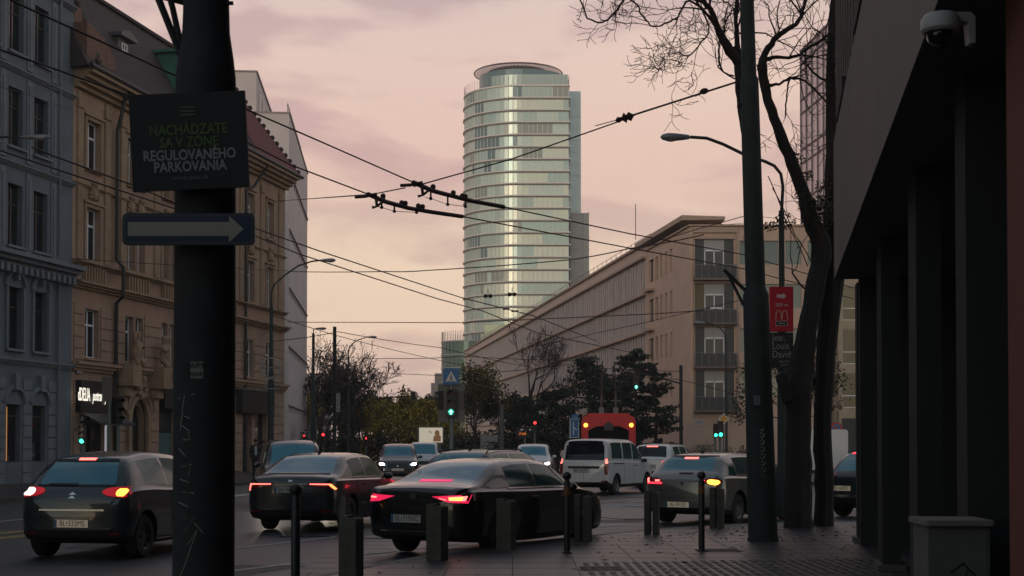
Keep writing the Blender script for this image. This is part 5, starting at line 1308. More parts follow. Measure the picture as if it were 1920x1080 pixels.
# ------------------------------------------------------------------ cars
def pchip(xs, ys):
    n = len(xs); h = [xs[i+1]-xs[i] for i in range(n-1)]; d = [(ys[i+1]-ys[i])/h[i] for i in range(n-1)]
    m = [0]*n; m[0] = d[0]; m[-1] = d[-1]
    for i in range(1, n-1):
        if d[i-1]*d[i] <= 0: m[i] = 0
        else:
            w1 = 2*h[i]+h[i-1]; w2 = h[i]+2*h[i-1]; m[i] = (w1+w2)/(w1/d[i-1]+w2/d[i])
    def f(x):
        if x <= xs[0]: return ys[0]
        if x >= xs[-1]: return ys[-1]
        i = max(k for k in range(n-1) if xs[k] <= x); t = (x-xs[i])/h[i]
        return (1+2*t)*(1-t)**2*ys[i]+t*(1-t)**2*h[i]*m[i]+t*t*(3-2*t)*ys[i+1]+t*t*(t-1)*h[i]*m[i+1]
    return f
LT = {
 'red': lamp('tail_red', (1,.03,.06), 2.6), 'redcore': lamp('tail_red_core', (1,.16,.13), 3.2), 'dimred': lamp('tail_dim_red', (.6,.01,.02), .55),
 'amber': lamp('indicator_amber', (1,.42,.05), 3.6), 'orange': lamp('tail_orange', (1,.22,.06), 3.4), 'white': lamp('reverse_white', (1,.92,.8), 3.2),
 'head': lamp('headlight_beam', (1,.90,.76), 22), 'headwarm': lamp('headlight_warm', (1,.72,.38), 7), 'magenta': lamp('brake_magenta', (1,.02,.16), 1.0),
 'pinkred': lamp('tail_pink', (.9,.02,.09), .95),
}
M_redp = mat('red_lens', (.16,.006,.010), .2, coat=.5)
M_clad = mat('black_plastic', (.014,.014,.015), .6)
M_plate = mat('plate_white_car', (.45,.45,.43), .5)
M_platel = mat('plate_lit', (.45,.42,.36), .5, emit=(1,.8,.55), es=.12)
def paint(name, c, metal=.4, rough=.28): return mat('paint_'+name, c, rough, metal=metal, coat=.7)
SECT_N = 15
def section(w, zb, zs, wt, zt):
    h = zs-zb; ws = w*.935; g = zt-zs
    P = [(0,zb),(w*.78,zb),(w*.93,zb+.03),(w*.975,zb+.14*h),(w,zb+.42*h),(w*.995,zb+.70*h),(w*.972,zs-.03*min(1,h)),(ws,zs)]
    for t in (.12,.5,.86):
        P.append((ws-.008+(wt+.035-ws)*t+.028*math.sin(math.pi*t)*min(1,g/.3), zs+g*t))
    P += [(wt+.005, zs+g*.965),(wt*.87, zt+.006),(wt*.55, zt+.022),(0, zt+.03)]
    return P
def car(name, lab, x, y, heading, spec, group='cars queuing at the junction', cat='car'):
    st = spec['st']; Lc = st[-1][0]; xs = [s[0] for s in st]
    F_ = [pchip(xs, [s[k] for s in st]) for k in range(1, 6)]
    marks = set(xs)|set(spec['rear'])|set(spec['wind'])
    for a, b_ in spec['side']: marks |= {a, b_}
    X_ = sorted(marks); S_ = []
    for a, b_ in zip(X_[:-1], X_[1:]):
        k = max(1, math.ceil((b_-a)/.11))
        S_ += [a+(b_-a)*i/k for i in range(k)]
    S_.append(X_[-1])
    verts = []; faces = []; mi = []
    n2 = 2*SECT_N-2
    for s in S_:
        P = section(*[f(s) for f in F_])
        ring = [(s, -p[0], p[1]) for p in P]+[(s, p[0], p[1]) for p in P[-2:0:-1]]
        # raked ends: tilt the end sections a little
        verts += ring
    for i in range(len(S_)-1):
        xm = (S_[i]+S_[i+1])/2
        g = F_[4](xm)-F_[1+1](xm)
        for k in range(n2):
            k2 = (k+1) % n2; faces.append((i*n2+k, i*n2+k2, (i+1)*n2+k2, (i+1)*n2+k))
            kk = k if k < SECT_N-1 else n2-1-k     # mirrored strip index, 0 bottom .. 13 roof centre
            m_ = 0
            if kk in (12, 13) or (kk == 11 and spec.get('wideglass')):
                if spec['rear'][0] < xm < spec['rear'][1]: m_ = 1
                elif spec['wind'][0] < xm < spec['wind'][1]: m_ = 2
            if kk in (8, 9) and g > .12:
                for si, (a, b_) in enumerate(spec['side']):
                    if a < xm < b_: m_ = 7+si*2+(0 if k < SECT_N-1 else 1)
            if kk in (0,): m_ = 5
            if kk in (1, 2) : m_ = 6 if spec.get('clad', True) else 0
            if spec.get('tailclad') and kk == 3 and False: m_ = 6
            mi.append(m_)
    faces.append(tuple(range(n2))); mi.append(0); faces.append(tuple(range((len(S_)-1)*n2, len(S_)*n2))[::-1]); mi.append(0)
    body = spec['paint']
    mats_ = [body, spec.get('rglass', M_glassc), M_glassc, spec.get('sglass', M_glassd), spec.get('sglass', M_glassd), M_dark, M_clad]+[spec.get('sglass', M_glasss)]*6
    me = bpy.data.meshes.new('car_tmp'); me.from_pydata(verts, [], faces)
    for q in mats_: me.materials.append(q)
    me.polygons.foreach_set('material_index', mi)
    bm = bmesh.new(); bm.from_mesh(me); bmesh.ops.recalc_face_normals(bm, faces=bm.faces); bm.to_mesh(me)
    bvh = BVHTree.FromBMesh(bm); bm.free()
    ob = bpy.data.objects.new('car_tmp', me); col.objects.link(ob)
    R_ = spec.get('wr', .32); W_ = spec['W']
    cut = MB()
    for wx in spec['axles']:
        for s in (-1, 1):
            cut.M = Matrix.Translation((wx, s*(W_*.60+ .25), R_+.02)); cut.lathe([(.0001,-.27),(R_+.055,-.27),(R_+.055,.3),(.0001,.3)], 26, 'y')
    co = cut.build('cutter', M_dark)
    co.data.materials.clear()
    for q in mats_: co.data.materials.append(q)
    co.data.polygons.foreach_set('material_index', [5]*len(co.data.polygons))
    md = ob.modifiers.new('b', 'BOOLEAN'); md.operation = 'DIFFERENCE'; md.object = co; md.solver = 'EXACT'
    dg = bpy.context.evaluated_depsgraph_get(); res = bpy.data.meshes.new_from_object(ob.evaluated_get(dg))
    bpy.data.objects.remove(ob); bpy.data.objects.remove(co)
    th = R(heading); f = Vector((math.sin(th), math.cos(th), 0)); rz = math.pi/2-th
    t = thing(name, lab, cat, (x+f.x*Lc/2, y+f.y*Lc/2, 0.0), rz, group)
    C0 = Matrix.Translation((-Lc/2, 0, 0))
    names = ['body','rear_window','windscreen','side_window','side_window','underbody','sill']+['side_window']*6
    bodyo = None
    for k, nm in enumerate(names):
        idx = [p.index for p in res.polygons if p.material_index == k]
        if not idx: continue
        groups = [idx]
        if nm == 'side_window':   # one mesh per pane
            vf = {}
            for pi in idx:
                for v in res.polygons[pi].vertices: vf.setdefault(v, []).append(pi)
            left = set(idx); groups = []
            while left:
                st_ = [left.pop()]; g_ = []
                while st_:
                    pi = st_.pop(); g_.append(pi)
                    for v in res.polygons[pi].vertices:
                        for q_ in vf[v]:
                            if q_ in left: left.discard(q_); st_.append(q_)
                groups.append(g_)
        for idx in groups: bodyo = part_mesh(res, idx, nm, mats_[k], C0, t)
        continue
    bpy.data.meshes.remove(res); bpy.data.meshes.remove(me)
    zmid = Vector((Lc/2, 0, .8))
    def decal(nm, quad, m_, face='rear', par=None, off=.012, n=10, k=5, th_=.012):
        rnd_ = any(w_ in nm for w_ in ('tail_light','indicator','reversing','headlight','beam','lens','core')) and quad[3][1]-quad[0][1] > .05
        if rnd_: k = 8; n = 12
        # quad: four corners (y,z) seen from behind/front, (x,z) for the sides
        a, b_, c, d = [Vector((*q, 0)) for q in quad]
        G = []
        for j in range(k+1):
            row = []
            for i in range(n+1):
                uu = i/n; vv = j/k
                if rnd_: vv = .5-.5*math.cos(math.pi*vv); uu = .5+(uu-.5)*max(.25, (1-abs(2*vv-1)**2.6))**.38
                p = a.lerp(b_, uu).lerp(d.lerp(c, uu), vv)
                if face == 'rear': o_, dr = Vector((-2, p.x, p.y)), Vector((1,0,0))
                elif face == 'front': o_, dr = Vector((Lc+2, p.x, p.y)), Vector((-1,0,0))
                elif face == 'right': o_, dr = Vector((p.x, -3, p.y)), Vector((0,1,0))
                elif face == 'left': o_, dr = Vector((p.x, 3, p.y)), Vector((0,-1,0))
                else: o_, dr = Vector((p.x, p.y, 3)), Vector((0,0,-1))
                h = bvh.ray_cast(o_, dr)
                row.append((h[0]-dr*off) if h[0] is not None else None)
            G.append(row)
        vs = []; fs = []; ix = {}
        for j in range(k+1):
            for i in range(n+1):
                if G[j][i] is not None: ix[(j,i)] = len(vs); vs.append(C0 @ G[j][i])
        for j in range(k):
            for i in range(n):
                q = [(j,i),(j,i+1),(j+1,i+1),(j+1,i)]
                if all(z in ix for z in q):
                    ax = {'rear':0,'front':0,'right':1,'left':1,'top':2}[face]
                    cs = [vs[ix[z]][ax] for z in q]
                    if max(cs)-min(cs) < .22: fs.append([ix[z] for z in q])
        if not fs: return None
        nv = len(vs); dr_ = {'rear': Vector((1,0,0)),'front': Vector((-1,0,0)),'right': Vector((0,1,0)),'left': Vector((0,-1,0)),'top': Vector((0,0,-1))}[face]
        # rim of thickness
        vs2 = vs+[v+dr_*(off+th_) for v in vs]; edges = {}
        for f_ in fs:
            for a_, b2 in zip(f_, f_[1:]+f_[:1]): edges[(a_, b2)] = 1
        rim = [[a_, b2, b2+nv, a_+nv] for (a_, b2) in edges if (b2, a_) not in edges]
        m2 = bpy.data.meshes.new(nm); m2.from_pydata(vs2, [], fs+rim); m2.materials.append(m_)
        m2.polygons.foreach_set('use_smooth', [True]*len(m2.polygons))
        try: m2.set_sharp_from_angle(angle=R(45))
        except Exception: pass
        o = bpy.data.objects.new(nm, m2); col.objects.link(o); o.parent = par or t
        return o
    for dcl in spec.get('decals', []):
        nm, quad, mm, face = dcl[:4]; kw = dcl[4] if len(dcl) > 4 else {}
        base = decal(nm, quad, mm, face, **{k_: v for k_, v in kw.items() if k_ != 'sub'})
        for sd in kw.get('sub', []):
            decal(sd[0], sd[1], sd[2], face, par=base or t, off=.02)
    # wheels
    for wx in spec['axles']:
        for s in (-1, 1):
            mb = MB(); tw = spec.get('tw', .21)
            mb.M = Matrix.Translation((wx-Lc/2, s*(W_-.035-tw/2), R_))
            mb.lathe([(R_*.62,-tw/2),(R_*.9,-tw/2),(R_,-tw/2+.03),(R_,tw/2-.03),(R_*.9,tw/2),(R_*.62,tw/2),(R_*.62,-tw/2)], 28, 'y')
            wo = mb.build('wheel', M_rubber, t, smooth=True)
            mb = MB(); mb.M = Matrix.Translation((wx-Lc/2, s*(W_-.035), R_)); e = s*-.035
            mb.lathe([(R_*.55,e),(R_*.645,s*.002),(R_*.645,s*-.05),(.001,s*-.09)], 24, 'y')
            for q in range(spec.get('spokes', 10)):
                an = 2*math.pi*q/spec.get('spokes', 10); ca_, sa_ = math.cos(an), math.sin(an); r1 = R_*.6
                mb.add([(ca_*.03-sa_*.03, e*1.2, sa_*.03+ca_*.03),(ca_*.03+sa_*.03, e*1.2, sa_*.03-ca_*.03),(ca_*r1+sa_*.018, e*.6, sa_*r1-ca_*.018),(ca_*r1-sa_*.018, e*.6, sa_*r1+ca_*.018)], [(0,1,2,3)])
            mb.lathe([(.001,e*.7),(.055,e*.8),(.06,e*1.6)], 12, 'y')
            mb.build('rim', spec.get('rim', M_rim), wo)
    # mirrors
    mxx, mz = spec.get('mirror', (Lc*.62, .98))
    for s in (-1, 1):
        mb = MB(); mb.ball((mxx-Lc/2, s*(W_+.06), mz), .1, (.7,1.1,.72), 10); mb.box(mxx-Lc/2-.02, mxx-Lc/2+.04, min(s*(W_-.12),s*(W_+.02)), max(s*(W_-.12),s*(W_+.02)), mz-.05, mz-.02)
        mb.build('mirror', spec.get('mirror_m', body), t, smooth=True)
    if spec.get('fin'):
        fx, fz = spec['fin']; mb = MB(); mb.prism([(fx-Lc/2-.02,fz),(fx-Lc/2+.15,fz),(fx-Lc/2+.0,fz+.07)], -.02, .02, 'y'); mb.build('antenna', M_clad, t)
    if spec.get('rails'):
        a, b_, z, yy = spec['rails']; 
        for s in (-1, 1):
            MB().tube([(a-Lc/2,s*yy,z-.04),(a-Lc/2+.12,s*yy,z+.03),(b_-Lc/2-.15,s*yy,z+.03),(b_-Lc/2,s*yy,z-.05)], .018, 6).build('roof_rail', M_clad, t, smooth=True)
    if spec.get('plate'):
        px_, pz, pw, s_ = spec['plate'][:4]; mP = spec['plate'][4] if len(spec['plate']) > 4 else M_plate
        h = bvh.ray_cast(Vector((-2, 0, pz)), Vector((1,0,0))); xx = h[0].x-Lc/2-.02
        po = MB().box(xx, xx+.012, px_-pw/2, px_+pw/2, pz-.055, pz+.055).build('licence_plate', mP, t)
        MB().box(xx-.002, xx+.001, px_+pw/2-.045, px_+pw/2-.002, pz-.052, pz+.052).build('plate_band', M_sblue, po)
        MB().box(xx+.0125, xx+.016, px_-pw/2-.012, px_+pw/2+.012, pz-.067, pz+.067).build('plate_holder', M_clad, po)
        # text faces -x
        text('plate_text', s_, .115, mat('plate_ink', (.03,.03,.035), .6), po, (0,0,0), ext=.001, sx=.82)
        po.children[-1].matrix_local = Matrix.Translation((xx-.003, px_-.02, pz)) @ Matrix.Rotation(-math.pi/2, 4, 'Z')
    if spec.get('fplate'):
        h = bvh.ray_cast(Vector((Lc+2, 0, spec['fplate'])), Vector((-1,0,0))); xx = h[0].x-Lc/2+.02
        MB().box(xx-.012, xx, -.26, .26, spec['fplate']-.055, spec['fplate']+.055).build('licence_plate', M_plate, t)
    bpy.context.view_layer.update()
    return t
def part_mesh(res, idx, nm, m_, C0, t):
    used = {}; vs = []; fs = []
    for pi in idx:
        fcs = []
        for v in res.polygons[pi].vertices:
            if v not in used: used[v] = len(vs); vs.append(C0 @ res.vertices[v].co)
            fcs.append(used[v])
        fs.append(fcs)
    m2 = bpy.data.meshes.new(nm); m2.from_pydata(vs, [], fs); m2.materials.append(m_)
    m2.polygons.foreach_set('use_smooth', [True]*len(fs))
    bm = bmesh.new(); bm.from_mesh(m2); bmesh.ops.recalc_face_normals(bm, faces=bm.faces); bm.to_mesh(m2); bm.free()
    try: m2.set_sharp_from_angle(angle=R(38))
    except Exception: pass
    o = bpy.data.objects.new(nm, m2); col.objects.link(o); o.parent = t
    return o
def mir(q):   # mirror a rear quad to the other side
    return [(-y, z) for y, z in q]
def both(nm, quad, m_, face='rear', **kw): return [(nm, quad, m_, face, kw), (nm, mir(quad), m_, face, kw)]
def rq(y0, y1, z0, z1): return [(y0,z0),(y1,z0),(y1,z1),(y0,z1)]

# ---- 1 left compact MPV hatch. station: x, half width, bottom, shoulder, roof half width, top
hatch = [(0,.64,.42,.78,.58,.84),(.05,.76,.31,.88,.64,.95),(.13,.83,.27,.96,.68,1.02),(.34,.865,.22,1.0,.62,1.27),(.56,.87,.20,1.01,.545,1.44),(.85,.87,.19,1.01,.535,1.48),(1.4,.87,.18,.99,.55,1.52),(2.1,.87,.18,.97,.56,1.49),(2.45,.87,.18,.96,.56,1.41),(3.05,.86,.18,.96,.66,1.08),(3.15,.86,.19,.95,.70,1.02),(3.6,.82,.22,.84,.70,.88),(3.85,.74,.26,.68,.62,.71),(3.95,.60,.32,.56,.50,.58)]
def doors(xa, xb, xc, zlo, zhi, side='right'):
    return [('door_seam', rq(v-.005, v+.005, zlo, zhi), M_dark, side, dict(off=.003, n=1, k=6, th_=0)) for v in (xa, xb, xc)]
car('compact_hatchback', 'dark green compact hatchback with one tail lamp glowing white and the other yellow', -6.28, 20.3, 11, dict(
    st=hatch, W=.87, axles=(.62,3.12), rear=(.14,.54), wind=(2.5,3.1), side=[(.72,1.42),(1.50,2.35),(2.42,3.0)], paint=paint('dark_green', (.020,.034,.038), .3), wr=.315, spokes=7, rim=mat('dark_rim', (.05,.05,.05), .4, metal=.6),
    plate=(.0,.52,.52,'BL\u2022333MS',M_platel), mirror=(2.75,1.02),
    decals=[('tail_light', [(-.45,.93),(-.86,.88),(-.87,1.05),(-.45,1.03)], LT['dimred'], 'rear', dict(sub=[('indicator', [(-.66,.915),(-.78,.91),(-.79,1.02),(-.66,1.02)], LT['amber'])], off=.015)),
            ('tail_light', [(.45,.93),(.86,.88),(.87,1.05),(.45,1.03)], LT['dimred'], 'rear', dict(sub=[('reversing_light', rq(.60,.84,.92,1.03), LT['white'])], off=.015)),
            ('brake_light', rq(-.13,.13,1.42,1.452), LT['redcore'], 'rear', dict(off=.03)),
            ('chrome_strip', rq(-.50,.50,.70,.725), M_chrome, 'rear', dict(off=.012)), ('window_border', [(-.60,1.045),(.60,1.045),(.60,1.075),(-.60,1.075)], M_clad, 'rear', dict(off=.008)), ('wiper', [(-.02,1.06),(.42,1.075),(.42,1.09),(-.02,1.09)], M_clad, 'rear', dict(off=.022)), ('spoiler', [(-.50,1.405),(.50,1.405),(.47,1.44),(-.47,1.44)], M_clad, 'rear', dict(off=.018)),
            ('bumper', rq(-.80,.80,.34,.44), M_clad, 'rear', dict(off=.012)),
            ('badge', [(-.06,.88),(.06,.88),(0,.92),(0,.92)], M_chrome, 'rear', dict(off=.008)),('badge', [(-.06,.93),(.06,.93),(0,.97),(0,.97)], M_chrome, 'rear', dict(off=.008)),
            ('hatch_seam', rq(-.56,.56,.60,.608), M_dark, 'rear', dict(off=.003, th_=0)), ('reflector', rq(-.72,-.56,.36,.39), M_redp, 'rear', dict(off=.016)), ('reflector', rq(.56,.72,.36,.39), M_redp, 'rear', dict(off=.016)),
            ('door_handle', rq(1.52,1.70,.875,.90), M_chrome, 'right', dict(off=.03)), ('door_handle', rq(2.4,2.58,.875,.90), M_chrome, 'right', dict(off=.03)),
            ('side_trim', rq(1.0,2.85,.25,.265), M_chrome, 'right', dict(off=.012))] + doors(1.46,2.38,3.0,.30,.96)))
# ---- 2 liftback
lift = [(0,.66,.42,.86,.62,.93),(.05,.80,.30,.93,.70,1.0),(.14,.87,.25,.98,.74,1.035),(.42,.905,.21,.99,.76,1.06),(.55,.91,.2,.99,.74,1.10),(1.35,.91,.18,.985,.62,1.41),(1.7,.91,.18,.98,.61,1.445),(2.3,.91,.17,.97,.61,1.46),(2.9,.91,.17,.96,.61,1.42),(3.6,.90,.17,.96,.72,1.04),(3.75,.90,.18,.94,.76,.98),(4.3,.87,.21,.84,.74,.88),(4.58,.78,.26,.70,.66,.72),(4.68,.62,.32,.58,.50,.60)]
Lq = [(.36,.895),(.80,.885),(.80,.915),(.36,.918)]
car('liftback_sedan', 'black liftback sedan with thin hooked red tail lamps', -4.14, 26.6, 11, dict(
    st=lift, W=.91, axles=(1.0,3.72), rear=(.52,1.36), wind=(2.95,3.6), side=[(1.2,2.05),(2.13,3.3)], paint=paint('black', (.011,.016,.020), .2), fin=(1.62,1.46), spokes=10,
    plate=(.05,.80,.52,'BA\u2022482KT'), mirror=(3.2,1.0), wideglass=False, rim=mat('dark_rim', (.05,.05,.05), .4, metal=.6),
    decals=both('tail_light', [(.34,.88),(.86,.80),(.87,.93),(.34,.925)], M_redp, off=.012) + [
            ('light_bar', [(-.38,.897),(-.76,.893),(-.76,.915),(-.38,.915)], LT['redcore'], 'rear', dict(off=.02)), ('light_hook', [(-.74,.893),(-.84,.80),(-.865,.82),(-.78,.915)], LT['orange'], 'rear', dict(off=.02)),
            ('light_bar', [(.38,.897),(.80,.893),(.80,.915),(.38,.915)], LT['redcore'], 'rear', dict(off=.02)), ('light_hook', [(.79,.893),(.83,.78),(.855,.78),(.83,.915)], LT['redcore'], 'rear', dict(off=.02)),
            ('reflector', rq(-.80,-.55,.385,.415), M_redp, 'rear', dict(off=.016)), ('reflector', rq(.55,.80,.385,.415), M_redp, 'rear', dict(off=.016)),
            ('badge', rq(-.04,.04,.955,.985), M_chrome, 'rear', dict(off=.01)), ('bumper_seam', rq(-.8,.8,.655,.662), M_dark, 'rear', dict(off=.003, th_=0)),
            ('window_border', [(-.62,1.075),(.62,1.075),(.62,1.105),(-.62,1.105)], M_clad, 'rear', dict(off=.008)), ('window_chrome', [(1.22,1.005),(3.5,1.0),(3.5,1.014),(1.22,1.02)], M_chrome, 'right', dict(off=.012)), ('door_handle', rq(1.75,1.95,.86,.885), M_black, 'right', dict(off=.03)), ('door_handle', rq(2.75,2.95,.86,.885), M_black, 'right', dict(off=.03))] + doors(1.3,2.09,3.4,.3,.96)))
# ---- 3 black coupe-like sedan
coupe = [(0,.62,.44,.80,.60,.90),(.05,.78,.32,.90,.70,.985),(.14,.87,.27,.965,.76,1.02),(.35,.905,.23,.98,.77,1.035),(.52,.915,.21,.98,.76,1.06),(1.35,.915,.18,.965,.62,1.355),(1.8,.915,.17,.955,.60,1.405),(2.3,.915,.16,.95,.60,1.41),(2.8,.915,.16,.945,.60,1.37),(3.55,.91,.17,.94,.70,1.02),(3.7,.91,.18,.925,.76,.96),(4.25,.88,.20,.82,.76,.85),(4.58,.78,.25,.66,.66,.69),(4.70,.60,.32,.54,.48,.56)]
car('black_coupe', 'glossy black four door coupe with red almond shaped tail lamps behind the slab bollards', -1.44, 20.75, 30, dict(
    st=coupe, W=.915, axles=(.98,3.72), rear=(.50,1.38), wind=(2.85,3.55), side=[(1.35,2.15),(2.2,3.3)], paint=paint('deep_black', (.008,.010,.012), .2, .2), spokes=10, rim=mat('dark_rim', (.05,.05,.05), .4, metal=.6),
    plate=(.12,.565,.52,'BL\u2022719XC'), mirror=(3.1,.97),
    decals=both('tail_light', [(.33,.895),(.60,.815),(.86,.80),(.87,.925)], LT['pinkred'], off=.014) + [
            ('tail_light_core', [(-.46,.865),(-.58,.842),(-.58,.852),(-.46,.875)], LT['redcore'], 'rear', dict(off=.022)), ('light_loop', [(-.62,.838),(-.83,.835),(-.85,.905),(-.62,.89)], LT['redcore'], 'rear', dict(off=.020)), ('indicator', [(-.63,.848),(-.80,.845),(-.81,.885),(-.63,.88)], LT['amber'], 'rear', dict(off=.028)),
            ('tail_light_core', rq(.66,.80,.86,.885), LT['redcore'], 'rear', dict(off=.022)),
            ('brake_light', [(-.28,1.10),(.28,1.10),(.28,1.125),(-.28,1.125)], LT['magenta'], 'rear', dict(off=.02)),
            ('badge', [(-.05,.85),(.05,.85),(.05,.93),(-.05,.93)], mat('badge_dark', (.10,.12,.13), .3, metal=.8), 'rear', dict(off=.008)),
            ('chrome_strip', rq(-.55,.6,.375,.39), M_chrome, 'rear', dict(off=.012)), ('bumper_seam', rq(-.8,.8,.70,.706), M_dark, 'rear', dict(off=.003, th_=0)), ('diffuser', rq(-.6,.6,.30,.36), M_clad, 'rear', dict(off=.012)),
            ('window_chrome', [(1.3,.985),(3.4,.965),(3.4,.98),(1.3,1.0)], M_chrome, 'right', dict(off=.012)), ('door_handle', rq(1.9,2.1,.845,.865), M_chrome, 'right', dict(off=.03)), ('door_handle', rq(2.85,3.05,.83,.85), M_chrome, 'right', dict(off=.03))] + doors(1.35,2.18,3.35,.3,.93)))
# ---- 11 silver hatch
sil = [(0,.66,.36,.84,.62,.90),(.05,.80,.28,.92,.68,.99),(.13,.87,.25,.97,.70,1.05),(.22,.895,.23,.98,.68,1.10),(.52,.90,.2,.985,.60,1.37),(.75,.905,.19,.98,.60,1.42),(1.4,.905,.18,.965,.61,1.45),(2.1,.905,.17,.95,.61,1.44),(2.55,.905,.17,.94,.60,1.38),(3.25,.90,.17,.93,.70,1.03),(3.4,.90,.18,.92,.74,.97),(3.9,.86,.21,.82,.72,.86),(4.2,.76,.26,.68,.62,.70),(4.3,.6,.32,.56,.5,.58)]
car('silver_hatchback', 'silver grey hatchback with brake lights lit and glowing yellow right indicator behind the slab bollards', 3.46, 29.0, 33, dict(
    st=sil, W=.905, axles=(.85,3.5), rear=(.20,.56), wind=(2.6,3.25), side=[(.9,1.75),(1.82,3.0)], paint=paint('silver', (.20,.20,.19), .7, .3), fin=(.95,1.44), spokes=9, plate=(.1,.42,.52,'BL\u2022591ES',M_platel), mirror=(2.9,.98),
    decals=both('tail_light', [(.42,.88),(.80,.80),(.885,.95),(.52,.985)], M_redp, off=.015) + [
            ('indicator', [(-.56,.86),(-.78,.815),(-.84,.92),(-.58,.95)], LT['amber'], 'rear', dict(off=.024)), ('tail_light_core', rq(-.52,-.45,.88,.93), LT['red'], 'rear', dict(off=.024)),
            ('tail_light_core', [(.74,.86),(.80,.86),(.84,.96),(.78,.96)], LT['redcore'], 'rear', dict(off=.024)), ('tail_light_core', rq(.50,.60,.89,.925), LT['redcore'], 'rear', dict(off=.024)), ('tail_light_glow', rq(.46,.82,.84,.875), LT['red'], 'rear', dict(off=.022)),
            ('brake_light', rq(-.15,.15,1.355,1.385), LT['redcore'], 'rear', dict(off=.03)), ('spoiler', [(-.56,1.395),(.56,1.395),(.52,1.425),(-.52,1.425)], M_clad, 'rear', dict(off=.02)),
            ('badge', [(0,.80),(.03,.85),(0,.90),(-.03,.85)], M_chrome, 'rear', dict(off=.01)), ('lower_bumper', rq(-.75,.75,.28,.335), M_clad, 'rear', dict(off=.012)), ('wiper', rq(-.2,.1,1.05,1.075), M_clad, 'rear', dict(off=.02)),
            ('hatch_seam', rq(-.6,.6,.56,.567), M_dark, 'rear', dict(off=.003, th_=0)),
            ('chrome_window_line', [(.9,1.0),(3.3,.965),(3.3,.98),(.9,1.015)], M_chrome, 'right', dict(off=.012)), ('door_handle', rq(1.5,1.7,.86,.885), M_chrome, 'right', dict(off=.03)), ('quarter_window', [(.52,1.02),(.86,1.0),(.82,1.2),(.6,1.2)], M_glasss, 'right', dict(off=.006))] + doors(.95,1.78,3.1,.3,.93)))
# ---- 9 white van
van = [(0,.80,.42,1.02,.70,1.06),(.05,.86,.34,1.08,.76,1.14),(.10,.875,.30,1.10,.76,1.25),(.20,.875,.27,1.10,.70,1.74),(.35,.875,.24,1.10,.69,1.79),(1.2,.875,.22,1.09,.69,1.81),(2.2,.875,.22,1.07,.69,1.80),(2.75,.875,.22,1.06,.68,1.70),(3.45,.87,.22,1.06,.72,1.14),(3.6,.87,.23,1.04,.76,1.06),(4.1,.83,.26,.92,.74,.95),(4.3,.74,.3,.76,.64,.78),(4.36,.62,.36,.66,.52,.67)]
car('white_van', 'white people carrier van with tall red tail lamps in the middle of the junction', 2.33, 46.3, 26, dict(
    st=van, W=.875, axles=(.75,3.55), rear=(.095,.20), wind=(2.8,3.45), side=[(.45,1.35),(1.45,2.25),(2.33,3.2)], paint=paint('white', (.52,.53,.54), 0, .35), rglass=M_glassd, spokes=8, plate=(.08,.80,.5,'BL\u2022206RK'), mirror=(3.1,1.1), mirror_m=M_clad, clad=True,
    decals=[('window_glass', [(-.70,1.14),(.70,1.14),(.66,1.62),(-.66,1.62)], M_glassd, 'rear', dict(off=.012))] + both('tail_light', rq(.73,.86,.66,1.20), M_redp, off=.015) + [
            ('brake_lens', rq(-.84,-.75,1.02,1.18), LT['redcore'], 'rear', dict(off=.024)), ('brake_lens', rq(.75,.84,1.02,1.18), LT['redcore'], 'rear', dict(off=.024)),
            ('trim_bar', rq(-.55,.55,.86,.94), M_clad, 'rear', dict(off=.014)), ('reflector', rq(-.8,-.6,.44,.47), M_redp, 'rear', dict(off=.014)), ('wiper_vent', rq(-.1,.1,1.69,1.715), M_clad, 'rear', dict(off=.02)), ('door_seam', rq(-.004,.004,.5,1.1), M_dark, 'rear', dict(off=.003,n=1)),
            ('slide_rail', rq(.5,1.4,1.0,1.03), M_clad, 'right', dict(off=.012)), ('door_handle', rq(2.4,2.55,.92,.95), M_clad, 'right', dict(off=.03))] + doors(1.4,2.28,3.3,.4,1.05)))
# ---- 10 white SUV
suv = [(0,.74,.42,1.0,.68,1.04),(.05,.86,.34,1.05,.74,1.10),(.14,.90,.30,1.06,.74,1.16),(.45,.91,.26,1.07,.64,1.56),(.65,.91,.25,1.06,.64,1.61),(1.5,.91,.24,1.04,.64,1.65),(2.3,.91,.24,1.02,.64,1.63),(2.7,.91,.24,1.02,.63,1.55),(3.35,.90,.24,1.02,.72,1.12),(3.5,.90,.25,1.0,.76,1.06),(4.1,.86,.28,.90,.74,.94),(4.35,.76,.33,.74,.62,.76),(4.42,.62,.38,.62,.5,.64)]
SUV = dict(st=suv, W=.91, axles=(.85,3.6), rear=(.12,.46), wind=(2.75,3.35), side=[(.7,1.4),(1.48,2.3),(2.38,3.1)], wr=.35, spokes=8, mirror=(3.0,1.1))
car('white_suv', 'white sport utility car with brake lights lit between the van and the silver hatchback', 5.25, 54.5, 24, dict(SUV,
    paint=MATS['paint_white'], rglass=M_glassd, rails=(.7,2.4,1.64,.60), plate=(0,.80,.5,'BT\u2022118CD'), mirror_m=M_clad,
    decals=both('tail_light', rq(.52,.87,.90,1.03), LT['red'], off=.015)+both('light_core', rq(.60,.84,.94,1.0), LT['orange'], off=.024)+[('brake_light', rq(-.22,.22,1.55,1.585), LT['redcore'], 'rear', dict(off=.03)), ('bumper', rq(-.82,.82,.42,.62), M_clad, 'rear', dict(off=.012))]))
